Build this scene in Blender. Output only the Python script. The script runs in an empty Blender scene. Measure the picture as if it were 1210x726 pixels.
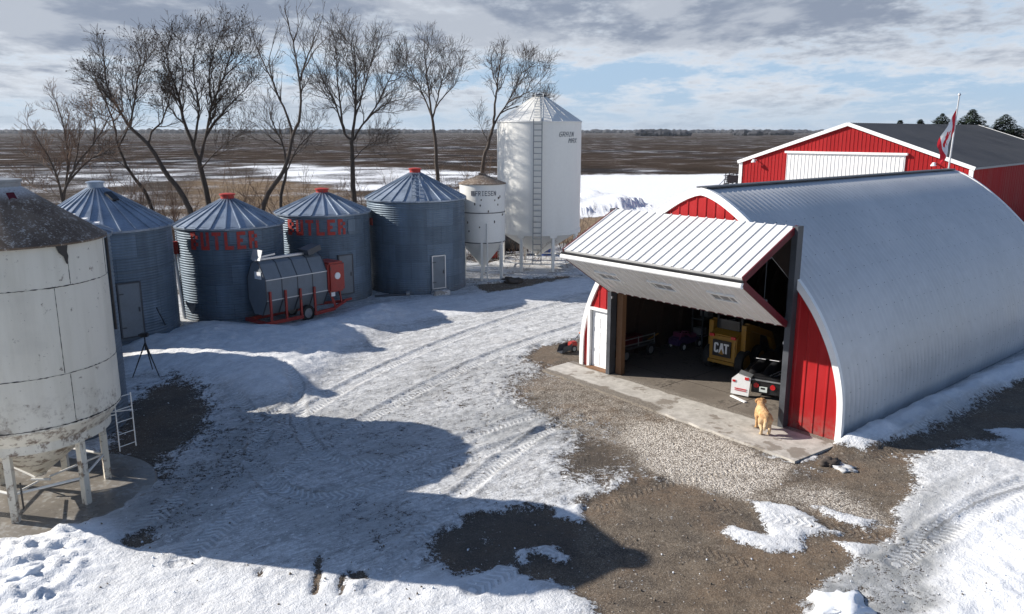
import bpy, bmesh, math, random
import numpy as np
from mathutils import Vector, Matrix
random.seed(11)
PI = math.pi
sc = bpy.context.scene
COL = sc.collection

# ------------------------------------------------------------------ camera model (used to survey the place from the photo)
FPX = 940.0; CH = 7.6; PITCH = math.atan(208 / FPX)
_c, _s = math.cos(PITCH), math.sin(PITCH)
def ray(px, py):
    u, v = px - 605, py - 363
    return np.array([u, FPX * _c - v * _s, -(v * _c + FPX * _s)])
def P0(px, py, z=0.0):
    r = ray(px, py); t = (z - CH) / r[2]
    return np.array([r[0] * t, r[1] * t, z])
def PD(px, py, d):
    r = ray(px, py); t = d / r[1]
    return np.array([r[0] * t, d, r[2] * t + CH])

# ------------------------------------------------------------------ materials
def new_mat(name):
    m = bpy.data.materials.new(name); m.use_nodes = True
    nt = m.node_tree; nt.nodes.clear()
    return m, nt, nt.nodes, nt.links
class NG:
    def __init__(s, nt): s.nt = nt; s.N = nt.nodes; s.L = nt.links
    def n(s, t, **k):
        x = s.N.new(t)
        for a, b in k.items(): setattr(x, a, b)
        return x
    def put(s, sock, v):
        if hasattr(v, 'is_output') or isinstance(v, bpy.types.NodeSocket): s.L.new(v, sock)
        elif isinstance(v, (tuple, list)) and len(v) == 3 and sock.type == 'RGBA': sock.default_value = (*v, 1)
        else: sock.default_value = v
    def math(s, op, a, b=0.0, c=0.0, clamp=False):
        x = s.n('ShaderNodeMath', operation=op, use_clamp=clamp)
        s.put(x.inputs[0], a); s.put(x.inputs[1], b); s.put(x.inputs[2], c)
        return x.outputs[0]
    def mix(s, f, a, b, mode='MIX'):
        x = s.n('ShaderNodeMix', data_type='RGBA', blend_type=mode)
        s.put(x.inputs[0], f); s.put(x.inputs[6], a); s.put(x.inputs[7], b)
        return x.outputs[2]
    def noise(s, vec, scale, detail=4, rough=.55, out=0, dist=0):
        x = s.n('ShaderNodeTexNoise'); s.L.new(vec, x.inputs['Vector'])
        x.inputs['Scale'].default_value = scale; x.inputs['Detail'].default_value = detail
        x.inputs['Roughness'].default_value = rough; x.inputs['Distortion'].default_value = dist
        return x.outputs[out]
    def ss(s, v, a, b, lo=0.0, hi=1.0):
        x = s.n('ShaderNodeMapRange', interpolation_type='SMOOTHSTEP')
        s.put(x.inputs[0], v); s.put(x.inputs[1], a); s.put(x.inputs[2], b); s.put(x.inputs[3], lo); s.put(x.inputs[4], hi)
        return x.outputs[0]
    def scale(s, vec, sx, sy, sz):
        x = s.n('ShaderNodeVectorMath', operation='MULTIPLY'); s.L.new(vec, x.inputs[0]); x.inputs[1].default_value = (sx, sy, sz)
        return x.outputs[0]
    def attr(s, name):
        x = s.n('ShaderNodeAttribute'); x.attribute_name = name
        return x.outputs['Fac']
    def bump(s, h, strength=.3, dist=.01):
        x = s.n('ShaderNodeBump'); s.put(x.inputs['Height'], h); x.inputs['Strength'].default_value = strength; x.inputs['Distance'].default_value = dist
        return x.outputs[0]
    def out(s, col, rough, metal=0, normal=None, spec=.5, **k):
        p = s.n('ShaderNodeBsdfPrincipled'); o = s.n('ShaderNodeOutputMaterial')
        s.put(p.inputs['Base Color'], col); s.put(p.inputs['Roughness'], rough); s.put(p.inputs['Metallic'], metal)
        p.inputs['Specular IOR Level'].default_value = spec
        if normal is not None: s.L.new(normal, p.inputs['Normal'])
        s.L.new(p.outputs[0], o.inputs[0]); return p

def mat(name, col, rough=.6, metal=0, var=.18, scale=2.0, bump=0.0, bscale=30, dirt=None, dirt_amt=.0, streak=False, spec=.5):
    m, nt, N, L = new_mat(name); g = NG(nt)
    tc = g.n('ShaderNodeTexCoord').outputs['Object']
    v = g.scale(tc, 1, 1, .18) if streak else tc
    n1 = g.noise(v, scale, 5); n2 = g.noise(tc, scale * 9, 3)
    f = g.math('ADD', g.math('MULTIPLY', n1, .7), g.math('MULTIPLY', n2, .3))
    dark = tuple(c * (1 - var) for c in col); lite = tuple(min(1, c * (1 + var)) for c in col)
    c = g.mix(g.ss(f, .3, .7), dark, lite)
    if dirt is not None:
        d = g.ss(g.math('ADD', n2, g.math('MULTIPLY', n1, .8)), 1.02 - dirt_amt, 1.12 - dirt_amt)
        c = g.mix(d, c, dirt)
    r = g.ss(n1, .2, .8, max(.03, rough - .1), min(1, rough + .1))
    nn = g.bump(g.noise(tc, bscale, 3), bump, .01) if bump else None
    g.out(c, r, metal, nn, spec)
    return m

M = {}
M['galv'] = mat('weathered_galvanised_steel', (.125, .165, .215), .55, .25, .16, 1.2, dirt=(.16, .17, .18), dirt_amt=-.2, streak=True)
M['galv_roof'] = mat('roof_galvanised_steel', (.27, .32, .39), .42, .35, .28, 1.5, dirt=(.22, .22, .22), dirt_amt=-.1)
M['galv_light'] = mat('bright_galvanised_steel', (.52, .53, .55), .42, .55, .12, 1.5)
M['quonset'] = mat('arched_galvanised_sheet', (.575, .575, .575), .48, .18, .10, .35, dirt=(.30, .33, .36), dirt_amt=-.22)
M['whitepaint'] = mat('white_painted_steel', (.73, .72, .68), .45, 0, .05, .8, dirt=(.5, .48, .43), dirt_amt=-.2, streak=True)
M['whitetrim'] = mat('white_trim_metal', (.8, .8, .79), .45, 0, .04, 3)
M['whiterib'] = mat('white_ribbed_sheet', (.68, .675, .665), .45, 0, .05, 1.0, dirt=(.55, .54, .5), dirt_amt=-.2)
M['red0'] = mat('red_painted_siding', (.37, .010, .012), .55, 0, .10, .9, streak=True, spec=.2)
M['redshop'] = mat('red_shop_siding', (.30, .012, .014), .55, 0, .10, .5, streak=True, spec=.15)
M['redpaint'] = mat('red_machine_paint', (.36, .03, .022), .5, 0, .25, 4, dirt=(.1, .05, .04), dirt_amt=.04)
M['maroon'] = mat('maroon_trim', (.10, .008, .014), .5, 0, .15, 3, spec=.25)
M['letter_red'] = mat('red_lettering_paint', (.42, .028, .018), .6, 0, .2, 2.5, dirt=(.18, .08, .08), dirt_amt=.02)
M['steel_dark'] = mat('dark_grey_steel', (.06, .065, .075), .5, .2, .2, 2)
M['charcoal'] = mat('charcoal_roof_sheet', (.05, .053, .06), .5, .1, .12, .3)
M['black'] = mat('black_painted_metal', (.012, .012, .014), .4, 0, .2, 3)
M['rubber'] = mat('black_rubber', (.018, .018, .018), .8, 0, .3, 8)
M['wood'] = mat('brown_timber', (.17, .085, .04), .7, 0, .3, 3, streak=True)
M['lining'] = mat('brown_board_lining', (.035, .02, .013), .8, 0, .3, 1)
M['yellow'] = mat('yellow_machine_paint', (.36, .18, .018), .45, 0, .15, 3, dirt=(.2, .12, .04), dirt_amt=.02)
M['glass'] = mat('dark_glass', (.03, .035, .04), .08, 0, .1, 1)
M['door_grey'] = mat('dull_grey_door', (.165, .19, .215), .6, .1, .12, 2)
M['lamp_red'] = mat('red_lamp_lens', (.55, .015, .02), .25, 0, .1, 5)
M['plate'] = mat('pale_licence_plate', (.62, .68, .66), .5, 0, .05, 5)
M['white'] = mat('clean_white', (.8, .8, .8), .5, 0, .03, 5)
M['pink'] = mat('pink_plastic', (.20, .05, .11), .4, 0, .1, 4)
M['purple'] = mat('purple_plastic', (.07, .04, .12), .4, 0, .1, 4)
M['blue'] = mat('blue_plastic', (.02, .06, .22), .45, 0, .1, 4)
M['orange'] = mat('orange_plastic', (.6, .13, .02), .5, 0, .1, 4)
M['chrome'] = mat('bright_bare_metal', (.6, .6, .62), .3, .8, .05, 4)
M['bark'] = mat('grey_brown_bark', (.062, .047, .038), .9, 0, .35, 5, bump=.5, bscale=18)
M['twig'] = mat('brown_grey_twigs', (.062, .046, .037), .9, 0, .3, 2)
M['shrub'] = mat('reddish_brown_stems', (.16, .105, .075), .9, 0, .3, 2)
M['needle'] = mat('dark_spruce_needles', (.024, .036, .022), .95, 0, .5, 3, spec=.1)
M['farwood'] = mat('far_leafless_wood', (.032, .034, .042), .95, 0, .3, .05)
M['fur'] = mat('golden_fur', (.58, .30, .105), .85, 0, .28, 9, bump=.8, bscale=70)
M['concrete'] = mat('weathered_concrete', (.50, .47, .43), .85, 0, .12, 1.6, bump=.25, bscale=40, dirt=(.25, .21, .17), dirt_amt=.07)
M['wetconc'] = mat('wet_stained_concrete', (.205, .185, .16), .32, 0, .25, 1.1, dirt=(.30, .29, .27), dirt_amt=.06)
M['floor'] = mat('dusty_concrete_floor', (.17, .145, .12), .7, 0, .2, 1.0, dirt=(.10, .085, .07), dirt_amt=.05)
M['snowpad'] = mat('snow_dusted_concrete', (.62, .62, .62), .8, 0, .25, 1.0, dirt=(.30, .28, .26), dirt_amt=.14)
M['snowclod'] = mat('snow_clod', (.82, .84, .87), .7, 0, .06, 6, bump=.6, bscale=12)
M['dirtcrumb'] = mat('dry_dirt_crumbs', (.15, .12, .09), .95, 0, .4, 9)
M['mud'] = mat('frozen_mud', (.07, .055, .045), .9, 0, .4, 6, bump=.6, bscale=25)
M['flag_red'] = mat('flag_red_cloth', (.62, .015, .03), .8, 0, .08, 4)
M['flag_white'] = mat('flag_white_cloth', (.8, .8, .8), .8, 0, .04, 4)
M['grey_sign'] = mat('dark_grey_lettering', (.10, .11, .13), .6, 0, .3, 4)
M['toolgrey'] = mat('grey_sheet_metal', (.25, .26, .27), .5, .3, .2, 3)

def make_sheeted(name, col, rough, metal, var, ncol, zh, zoff=0.0):
    m, nt, N, L = new_mat(name); g = NG(nt)
    tc = g.n('ShaderNodeTexCoord').outputs['Object']; sp = g.n('ShaderNodeSeparateXYZ'); L.new(tc, sp.inputs[0])
    row = g.math('FLOOR', g.math('DIVIDE', sp.outputs[2], zh)); ang = g.math('MULTIPLY', g.math('ARCTAN2', sp.outputs[1], sp.outputs[0]), ncol / (2 * PI))
    colf = g.math('ADD', ang, g.math('MULTIPLY', row, .5)); ci = g.math('FLOOR', colf)
    cv = g.n('ShaderNodeCombineXYZ'); L.new(ci, cv.inputs[0]); L.new(row, cv.inputs[1]); wn = g.n('ShaderNodeTexWhiteNoise', noise_dimensions='3D'); L.new(cv.outputs[0], wn.inputs[0])
    st = g.noise(g.scale(tc, 3, 3, .25), 1.2, 5, .6); bl = g.noise(tc, 1.1, 5, .6); fi = g.noise(tc, 9, 4, .6)
    f = g.math('ADD', g.math('MULTIPLY', wn.outputs[0], .16), g.math('ADD', g.math('MULTIPLY', st, .55), g.math('MULTIPLY', bl, .4)))
    c = g.mix(g.ss(f, .3, .85), tuple(x * (1 - var) for x in col), tuple(x * (1 + var) for x in col))
    fr = g.math('ABSOLUTE', g.math('SUBTRACT', g.math('FRACT', colf), .5)); seam = g.ss(fr, .485, .497)
    frz = g.math('ABSOLUTE', g.math('SUBTRACT', g.math('FRACT', g.math('DIVIDE', sp.outputs[2], zh)), .5)); seam = g.math('MAXIMUM', seam, g.math('MULTIPLY', g.ss(frz, .475, .495), .7))
    c = g.mix(g.math('MULTIPLY', seam, .55), c, tuple(x * .45 for x in col))
    ru = g.ss(g.math('ADD', g.math('MULTIPLY', st, .7), g.math('MULTIPLY', fi, .5)), .78, .9); c = g.mix(g.math('MULTIPLY', ru, .35), c, (.16, .115, .08))
    low = g.math('MULTIPLY', g.ss(sp.outputs[2], .7, .0), g.ss(fi, .35, .6)); c = g.mix(g.math('MULTIPLY', low, .45), c, (.13, .105, .085))
    g.out(c, g.ss(f, .3, .8, rough + .1, rough - .08), metal, None, .4); return m
M['galv'] = make_sheeted('weathered_corrugated_steel', (.125, .168, .215), .5, .3, .28, 10, .81)
def make_worn_white():
    m, nt, N, L = new_mat('stained_white_bin_paint'); g = NG(nt)
    tc = g.n('ShaderNodeTexCoord').outputs['Object']
    big = g.noise(tc, .9, 5); st = g.noise(g.scale(tc, 3.2, 3.2, .35), 1.0, 6, .6); fine = g.noise(tc, 14, 4, .7); med = g.noise(tc, 4.5, 5, .65)
    c = g.mix(g.ss(st, .35, .75), (.71, .665, .565), (.61, .565, .465))
    c = g.mix(g.math('MULTIPLY', g.ss(big, .5, .72), .4), c, (.47, .44, .38))
    sp = g.ss(g.math('ADD', med, g.math('MULTIPLY', fine, .8)), 1.06, 1.16)
    c = g.mix(g.math('MULTIPLY', sp, .85), c, (.17, .13, .10))
    z = g.n('ShaderNodeSeparateXYZ'); L.new(tc, z.inputs[0])
    low = g.ss(z.outputs[2], 2.9, 1.5)
    rust = g.math('MULTIPLY', low, g.ss(g.math('ADD', med, g.math('MULTIPLY', fine, .55)), .76, .92))
    c = g.mix(g.math('MULTIPLY', rust, .85), c, (.16, .105, .07))
    g.out(c, .5, 0, g.bump(fine, .12, .01))
    return m
M['worn'] = make_worn_white()
def make_red(name, col):
    m, nt, N, L = new_mat(name); g = NG(nt)
    tc = g.n('ShaderNodeTexCoord').outputs['Object']; sp = g.n('ShaderNodeSeparateXYZ'); L.new(tc, sp.inputs[0])
    st = g.noise(g.scale(tc, 2.5, 2.5, .3), 1.0, 5, .6); bl = g.noise(tc, .8, 4); fi = g.noise(tc, 7, 4, .65)
    c = g.mix(g.ss(g.math('ADD', g.math('MULTIPLY', st, .6), g.math('MULTIPLY', bl, .4)), .35, .65), tuple(x * .86 for x in col), (col[0] * 1.08, col[1] * 1.6 + .004, col[2] * 1.6 + .004))
    gr = g.math('MULTIPLY', g.ss(sp.outputs[2], .75, .05), g.ss(fi, .3, .62)); c = g.mix(g.math('MULTIPLY', gr, .55), c, (.19, .13, .11))
    c = g.mix(g.math('MULTIPLY', g.ss(g.math('ADD', st, g.math('MULTIPLY', fi, .4)), .80, .92), .3), c, (.22, .10, .09))
    p = g.out(c, .55, 0, None, .2); return m
M['red'] = make_red('red_painted_siding', (.36, .009, .011))
def make_grit_roof():
    m, nt, N, L = new_mat('weather_blackened_roof_paint'); g = NG(nt)
    tc = g.n('ShaderNodeTexCoord').outputs['Object']
    a = g.noise(tc, 26, 4, .75); b = g.noise(tc, 1.3, 4); z = g.n('ShaderNodeSeparateXYZ'); L.new(tc, z.inputs[0])
    c = g.mix(g.ss(b, .35, .7), (.105, .072, .050), (.19, .14, .102))
    c = g.mix(g.ss(g.math('ADD', g.math('MULTIPLY', a, .6), g.math('MULTIPLY', g.noise(g.scale(tc, 1, 1, .3), 7, 5, .7), .45)), .53, .66), c, (.46, .42, .37))
    top = g.ss(z.outputs[2], 6.25, 6.6)
    c = g.mix(g.math('MULTIPLY', top, g.ss(a, .25, .5)), c, (.55, .56, .58))
    g.out(c, .85, 0, g.bump(a, .3, .01))
    return m
M['grit'] = make_grit_roof()

# ------------------------------------------------------------------ object helpers
def tag(o, label=None, cat=None, group=None, kind=None):
    if label: o['label'] = label
    if cat: o['category'] = cat
    if group: o['group'] = group
    if kind: o['kind'] = kind
    return o
def thing(name, loc, label, cat, group=None, rz=0):
    o = bpy.data.objects.new(name, None); COL.objects.link(o)
    o.location = (loc[0], loc[1], loc[2] if len(loc) > 2 else 0); o.rotation_euler = (0, 0, rz); o.empty_display_size = .3
    return tag(o, label, cat, group)
class MB:
    def __init__(s): s.v = []; s.f = []; s.mi = []
    def add(s, vs, fs, mi=0):
        k = len(s.v); s.v += [tuple(map(float, p)) for p in vs]
        s.f += [tuple(i + k for i in f) for f in fs]; s.mi += [mi] * len(fs); return s
    def box(s, c, d, rz=0, mi=0):
        ca, sa = math.cos(rz), math.sin(rz)
        return s.frame(c, (d[0] / 2 * ca, d[0] / 2 * sa, 0), (-d[1] / 2 * sa, d[1] / 2 * ca, 0), (0, 0, d[2] / 2), mi)
    def frame(s, c, ax, ay, az, mi=0):
        c, ax, ay, az = [np.array(q, float) for q in (c, ax, ay, az)]
        vs = [c + i * ax + j * ay + k * az for k in (-1, 1) for j in (-1, 1) for i in (-1, 1)]
        return s.add(vs, [(0, 2, 3, 1), (4, 5, 7, 6), (0, 1, 5, 4), (2, 6, 7, 3), (0, 4, 6, 2), (1, 3, 7, 5)], mi)
    def beam(s, a, b, w, h=None, mi=0):
        a, b = np.array(a, float), np.array(b, float); d = b - a; L = np.linalg.norm(d); d /= L; h = h or w
        up = np.array([0, 0, 1.]) if abs(d[2]) < .95 else np.array([1., 0, 0])
        x = np.cross(d, up); x /= np.linalg.norm(x); y = np.cross(x, d)
        return s.frame((a + b) / 2, x * w / 2, d * L / 2, y * h / 2, mi)
    def tube(s, pts, rad, n=8, mi=0, caps=True):
        pts = [np.array(p, float) for p in pts]; m = len(pts)
        if not hasattr(rad, '__len__'): rad = [rad] * m
        vs = []; fr = None
        for i in range(m):
            d = pts[min(i + 1, m - 1)] - pts[max(i - 1, 0)]; d = d / (np.linalg.norm(d) + 1e-9)
            if fr is None:
                u = np.array([0, 0, 1.]) if abs(d[2]) < .9 else np.array([1., 0, 0])
                fr = np.cross(d, u)
            fr = fr - d * (fr @ d); fr /= (np.linalg.norm(fr) + 1e-9); b = np.cross(d, fr)
            for j in range(n):
                a = 2 * PI * j / n
                vs.append(pts[i] + rad[i] * (math.cos(a) * fr + math.sin(a) * b))
        fs = [(i * n + j, i * n + (j + 1) % n, (i + 1) * n + (j + 1) % n, (i + 1) * n + j) for i in range(m - 1) for j in range(n)]
        if caps: fs += [tuple(range(n))[::-1], tuple((m - 1) * n + j for j in range(n))]
        return s.add(vs, fs, mi)
    def lathe(s, prof, n=48, mi=0, c=(0, 0, 0), a0=0):
        vs = [(c[0] + r * math.cos(a0 + 2 * PI * j / n), c[1] + r * math.sin(a0 + 2 * PI * j / n), c[2] + z) for r, z in prof for j in range(n)]
        fs = [(i * n + j, i * n + (j + 1) % n, (i + 1) * n + (j + 1) % n, (i + 1) * n + j) for i in range(len(prof) - 1) for j in range(n)]
        return s.add(vs, fs, mi)
    def prism(s, poly, z0, z1, mi=0):
        n = len(poly); vs = [(p[0], p[1], z0) for p in poly] + [(p[0], p[1], z1) for p in poly]
        fs = [tuple(range(n))[::-1], tuple(range(n, 2 * n))] + [(i, (i + 1) % n, n + (i + 1) % n, n + i) for i in range(n)]
        return s.add(vs, fs, mi)
    def disc(s, c, axis, r, th, n=20, mi=0):
        c = np.array(c, float); a = np.array(axis, float); a /= np.linalg.norm(a)
        return s.tube([c - a * th / 2, c + a * th / 2], [r, r], n, mi)
    def build(s, name, m, parent=None, smooth=None, label=None):
        me = bpy.data.meshes.new(name); me.from_pydata(s.v, [], s.f)
        for x in (m if isinstance(m, (list, tuple)) else [m]): me.materials.append(M[x] if isinstance(x, str) else x)
        if any(s.mi): me.polygons.foreach_set('material_index', s.mi)
        if smooth is not None:
            me.polygons.foreach_set('use_smooth', [True] * len(me.polygons)); me.set_sharp_from_angle(angle=math.radians(smooth))
        me.update()
        o = bpy.data.objects.new(name, me); COL.objects.link(o)
        if parent: o.parent = parent
        if label: o['label'] = label
        return o
def parts(mb, name, m, parent=None, smooth=None):
    """one object per connected piece"""
    par = list(range(len(mb.v)))
    def fd(i):
        while par[i] != i: par[i] = par[par[i]]; i = par[i]
        return i
    for f in mb.f:
        r = fd(f[0])
        for i in f[1:]: par[fd(i)] = r
    grp = {}
    for f, q in zip(mb.f, mb.mi): grp.setdefault(fd(f[0]), []).append((f, q))
    for fs in grp.values():
        ids = sorted({i for f, _ in fs for i in f}); mp = {a: b for b, a in enumerate(ids)}; x = MB()
        x.v = [mb.v[i] for i in ids]; x.f = [tuple(mp[i] for i in f) for f, _ in fs]; x.mi = [q for _, q in fs]; x.build(name, m, parent, smooth)
def bevel(o, w=.02, seg=2):
    bm = bmesh.new(); bm.from_mesh(o.data)
    bmesh.ops.remove_doubles(bm, verts=bm.verts, dist=1e-5)
    bmesh.ops.bevel(bm, geom=[e for e in bm.edges if len(e.link_faces) == 2 and e.calc_face_angle(0) > .5], offset=w, segments=seg, affect='EDGES', clamp_overlap=True)
    bm.to_mesh(o.data); bm.free(); return o

# block letters on a small cell grid (5 x 7), merged per row so that faces never overlap
GH = {'B': '110 101 110 101 110', 'U': '101 101 101 101 111', 'T': '111 010 010 010 010', 'L': '100 100 100 100 111', 'E': '111 100 110 100 111', 'R': '110 101 110 101 101'}
GL = {'B': '11110 10001 10001 11110 10001 10001 11110', 'U': '10001 10001 10001 10001 10001 10001 01110', 'T': '11111 00100 00100 00100 00100 00100 00100',
      'L': '10000 10000 10000 10000 10000 10000 11111', 'E': '11111 10000 10000 11110 10000 10000 11111', 'R': '11110 10001 10001 11110 10100 10010 10001',
      'F': '11111 10000 10000 11110 10000 10000 10000', 'I': '01110 00100 00100 00100 00100 00100 01110', 'S': '01111 10000 10000 01110 00001 00001 11110',
      'N': '10001 11001 11101 10101 10111 10011 10001', 'G': '01111 10000 10000 10111 10001 10001 01110', 'A': '01110 10001 10001 11111 10001 10001 10001',
      'M': '10001 11011 10101 10101 10001 10001 10001', 'X': '10001 01010 00100 00100 00100 01010 10001', 'C': '01111 11000 11000 11000 11000 11000 01111'}
def letters_cyl(mb, text, R, ang0, z0, h, w, gap, th=.012, slant=0.0, G=None):
    """letters wrapped on a cylinder of radius R; ang0 = start angle, reading counter-clockwise when seen from outside"""
    G = G or GL; NX, NY = (5, 7) if G is GL else (3, 5); cw, ch = w / NX, h / NY; x0 = 0.0
    for chx in text:
        if chx != ' ':
            rows = G[chx].split()
            for ri, row in enumerate(rows):
                j = 0
                while j < NX:
                    if row[j] == '1':
                        k = j
                        while k < NX and row[k] == '1': k += 1
                        zb, zt = z0 + (NY - 1 - ri) * ch, z0 + (NY - ri) * ch
                        n = max(1, k - j); vs = []
                        for q in range(n + 1):
                            xx = x0 + (j + q) * cw
                            for zz in (zb, zt):
                                a = ang0 + (xx + slant * (zz - z0)) / R
                                for rr in (R, R + th): vs.append((rr * math.cos(a), rr * math.sin(a), zz))
                        fs = []
                        for q in range(n):
                            b = q * 4; fs += [(b + 1, b + 5, b + 7, b + 3), (b + 3, b + 7, b + 6, b + 2), (b, b + 4, b + 5, b + 1)]
                        fs += [(0, 1, 3, 2), (n * 4, n * 4 + 2, n * 4 + 3, n * 4 + 1)]
                        mb.add(vs, fs); j = k
                    else: j += 1
        x0 += w + gap
    return mb

# ------------------------------------------------------------------ numpy noise
_rng = np.random.default_rng(5); _T = _rng.random((256, 256))
def vnoise(x, y):
    xi = np.floor(x).astype(int); yi = np.floor(y).astype(int); fx = x - xi; fy = y - yi
    fx = fx * fx * (3 - 2 * fx); fy = fy * fy * (3 - 2 * fy)
    a = _T[xi & 255, yi & 255]; b = _T[(xi + 1) & 255, yi & 255]; c = _T[xi & 255, (yi + 1) & 255]; d = _T[(xi + 1) & 255, (yi + 1) & 255]
    return a * (1 - fx) * (1 - fy) + b * fx * (1 - fy) + c * (1 - fx) * fy + d * fx * fy
def fbm(x, y, o=4):
    t = 0; a = .5; s = 0
    for k in range(o):
        t = t + a * vnoise(x * 2 ** k + 17.3 * k, y * 2 ** k + 5.1 * k); s += a; a *= .5
    return t / s
def sdf(poly, X, Y):
    """signed distance, negative inside"""
    d = np.full(X.shape, 1e9); ins = np.zeros(X.shape, bool); n = len(poly)
    for i in range(n):
        x1, y1 = poly[i]; x2, y2 = poly[(i + 1) % n]; ex, ey = x2 - x1, y2 - y1
        t = np.clip(((X - x1) * ex + (Y - y1) * ey) / (ex * ex + ey * ey + 1e-12), 0, 1)
        d = np.minimum(d, (X - x1 - t * ex) ** 2 + (Y - y1 - t * ey) ** 2)
        c = ((y1 > Y) != (y2 > Y)) & (X < (x2 - x1) * (Y - y1) / (y2 - y1 + 1e-12) + x1)
        ins ^= c
    d = np.sqrt(d); return np.where(ins, -d, d)

# ------------------------------------------------------------------ layout
BL = P0(690, 432)[:2]; BR = P0(985, 522)[:2]; BW_ = float(np.linalg.norm(BR - BL)); BE = (BR - BL) / BW_; BN = np.array([-BE[1], BE[0]])
BROT = math.atan2(BE[1], BE[0]); BLEN = 16.6
def barn(s, d): return BL + BE * s + BN * d
SUN = Vector((-.966, .202, .53)).normalized()          # direction towards the sun

# ------------------------------------------------------------------ ground
def ground():
    def axis(lo, hi, st, far_lo, far_hi, gr):
        a = list(np.arange(lo, hi, st)); q = st; x = a[-1]
        while x < far_hi: q = min(q * gr, 400); x += q; a.append(x)
        q = st; x = a[0]; b = []
        while x > far_lo: q = min(q * gr * 1.02, 400); x -= q; b.append(x)
        return np.array(b[::-1] + a)
    xs = axis(-14, 19, .07, -6000, 6000, 1.035); ys = axis(10.3, 33, .07, -60, 7000, 1.022)
    X, Y = np.meshgrid(xs, ys); sh = X.shape
    x, y = X.ravel(), Y.ravel()
    Z = np.zeros(x.size)
    att = {k: np.zeros(x.size) for k in ('snow', 'pack', 'ice', 'gravel', 'wet', 'trk', 'trku', 'field', 'straw')}
    wob = (fbm(x * .9, y * .9, 4) - .5) * 1.0 + (fbm(x * 4 + 3, y * 4, 3) - .5) * .35
    def mask(px, soft=.3, amp=.7, world=False):
        soft = soft * 1.3 + .04; amp *= 1.1
        poly = px if world else [tuple(P0(*p)[:2]) for p in px]
        A = np.array(poly); pad = soft + amp + .5
        sel = (x > A[:, 0].min() - pad) & (x < A[:, 0].max() + pad) & (y > A[:, 1].min() - pad) & (y < A[:, 1].max() + pad)
        r = np.zeros(x.size)
        d = sdf(poly, x[sel], y[sel]) + wob[sel] * amp
        t = np.clip(.5 - d / (2 * soft), 0, 1); r[sel] = t * t * (3 - 2 * t)
        return r
    def paint(k, m, v): att[k] = att[k] * (1 - m) + v * m
    near = 1 - np.clip((y - 58) / 14, 0, 1); near *= 1 - np.clip((np.abs(x - 4) - 34) / 10, 0, 1)
    # yard: packed, driven-over snow
    att['snow'][:] = .78; att['pack'][:] = 1.0
    # whole far land: stubble field
    far = np.clip((y - 95 - 18 * (fbm(x * .02, y * .02, 3) - .5)) / 10, 0, 1)
    paint('field', far, 1); paint('snow', far, .295 - .02 * np.clip((y - 400) / 500, 0, 1)); paint('pack', far, 0)
    # snow sheet right behind the yard, and a mix of snow and dry grass on the left
    rs = mask([(600, 208), (700, 207), (870, 206), (1300, 206), (1300, 240), (900, 268), (690, 268), (600, 262)], 3, 4)
    paint('field', rs, 0); paint('snow', rs, .80); paint('pack', rs, .0)
    ls = mask([(-300, 196), (100, 200), (290, 193), (420, 196), (570, 203), (600, 212), (590, 300), (300, 330), (-300, 330)], 4, 7)
    paint('field', ls, .85); paint('snow', ls, .385); paint('pack', ls, 0)
    lw = mask([(290, 196), (350, 194), (570, 203), (590, 215), (520, 222), (400, 228), (330, 212)], 2, 6)
    paint('snow', lw, .62); paint('field', lw, .75)
    st = mask([(225, 214), (300, 211), (395, 222), (420, 240), (330, 260), (215, 262)], 2, 4)
    paint('straw', st, .7); paint('snow', st, .38); paint('field', st, .9)
    st = mask([(560, 288), (600, 274), (690, 258), (735, 256), (735, 275), (690, 285), (610, 296)], .7, 1.5)
    paint('straw', st, 1); paint('snow', st, .12); paint('field', st, 0)
    # belt under the trees
    tb = mask([(-26, 34), (-10, 39), (-5, 44), (0, 48), (4, 52), (0, 56), (-14, 52), (-34, 46)], 1, 2.5, True)
    paint('snow', tb, .5); paint('field', tb, .7)
    # clean snow areas
    for pl, sf in (([(150, 408), (240, 384), (300, 389), (352, 390), (400, 377), (450, 360), (560, 348), (640, 335), (700, 330), (700, 345), (600, 362), (510, 378), (440, 392), (395, 428), (345, 468), (300, 476), (248, 452), (195, 440), (145, 446)], .25),
                   ([(-60, 632), (60, 622), (118, 618), (170, 652), (300, 676), (430, 692), (560, 676), (612, 668), (645, 690), (696, 716), (700, 800), (-300, 800)], .3)):
        m = mask(pl, sf, .5); paint('snow', m, .97); paint('pack', m, .45)
    m = mask([(-60, 632), (60, 622), (112, 620), (150, 660), (110, 700), (60, 800), (-300, 800)], .3, .5); paint('snow', m, 1.0); paint('pack', m, .1)
    # barn forecourt: dirt + pale gravel
    m = mask([(632, 412), (700, 398), (700, 436), (640, 441), (606, 448), (600, 436)], .25, .5); paint('snow', m, .12)
    m = mask([(520, 455), (600, 425), (640, 436), (760, 490), (760, 560), (690, 590), (600, 585), (540, 560), (500, 510)], 1.2, 1.6); paint('snow', m, .66); paint('pack', m, 1)
    m = mask([(600, 447), (640, 437), (700, 440), (790, 478), (870, 510), (940, 548), (925, 574), (880, 594), (800, 574), (745, 548), (722, 520), (690, 500), (640, 482), (606, 465)], .5, .9)
    paint('snow', m, .30); paint('gravel', m, .42)
    m = mask([(748, 500), (800, 500), (870, 524), (938, 550), (924, 576), (880, 596), (805, 576), (752, 552), (728, 530)], .45, .8); paint('snow', m, .18); paint('gravel', m, .86)
    m = mask([(640, 480), (700, 490), (735, 512), (722, 530), (650, 512)], .5, 1.0); paint('snow', m, .40); paint('gravel', m, .5)
    m = mask([(590, 490), (650, 500), (690, 530), (748, 566), (738, 586), (690, 602), (620, 606), (550, 585)], .4, 1.2); paint('snow', m, .74); paint('gravel', m, .2)
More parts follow.
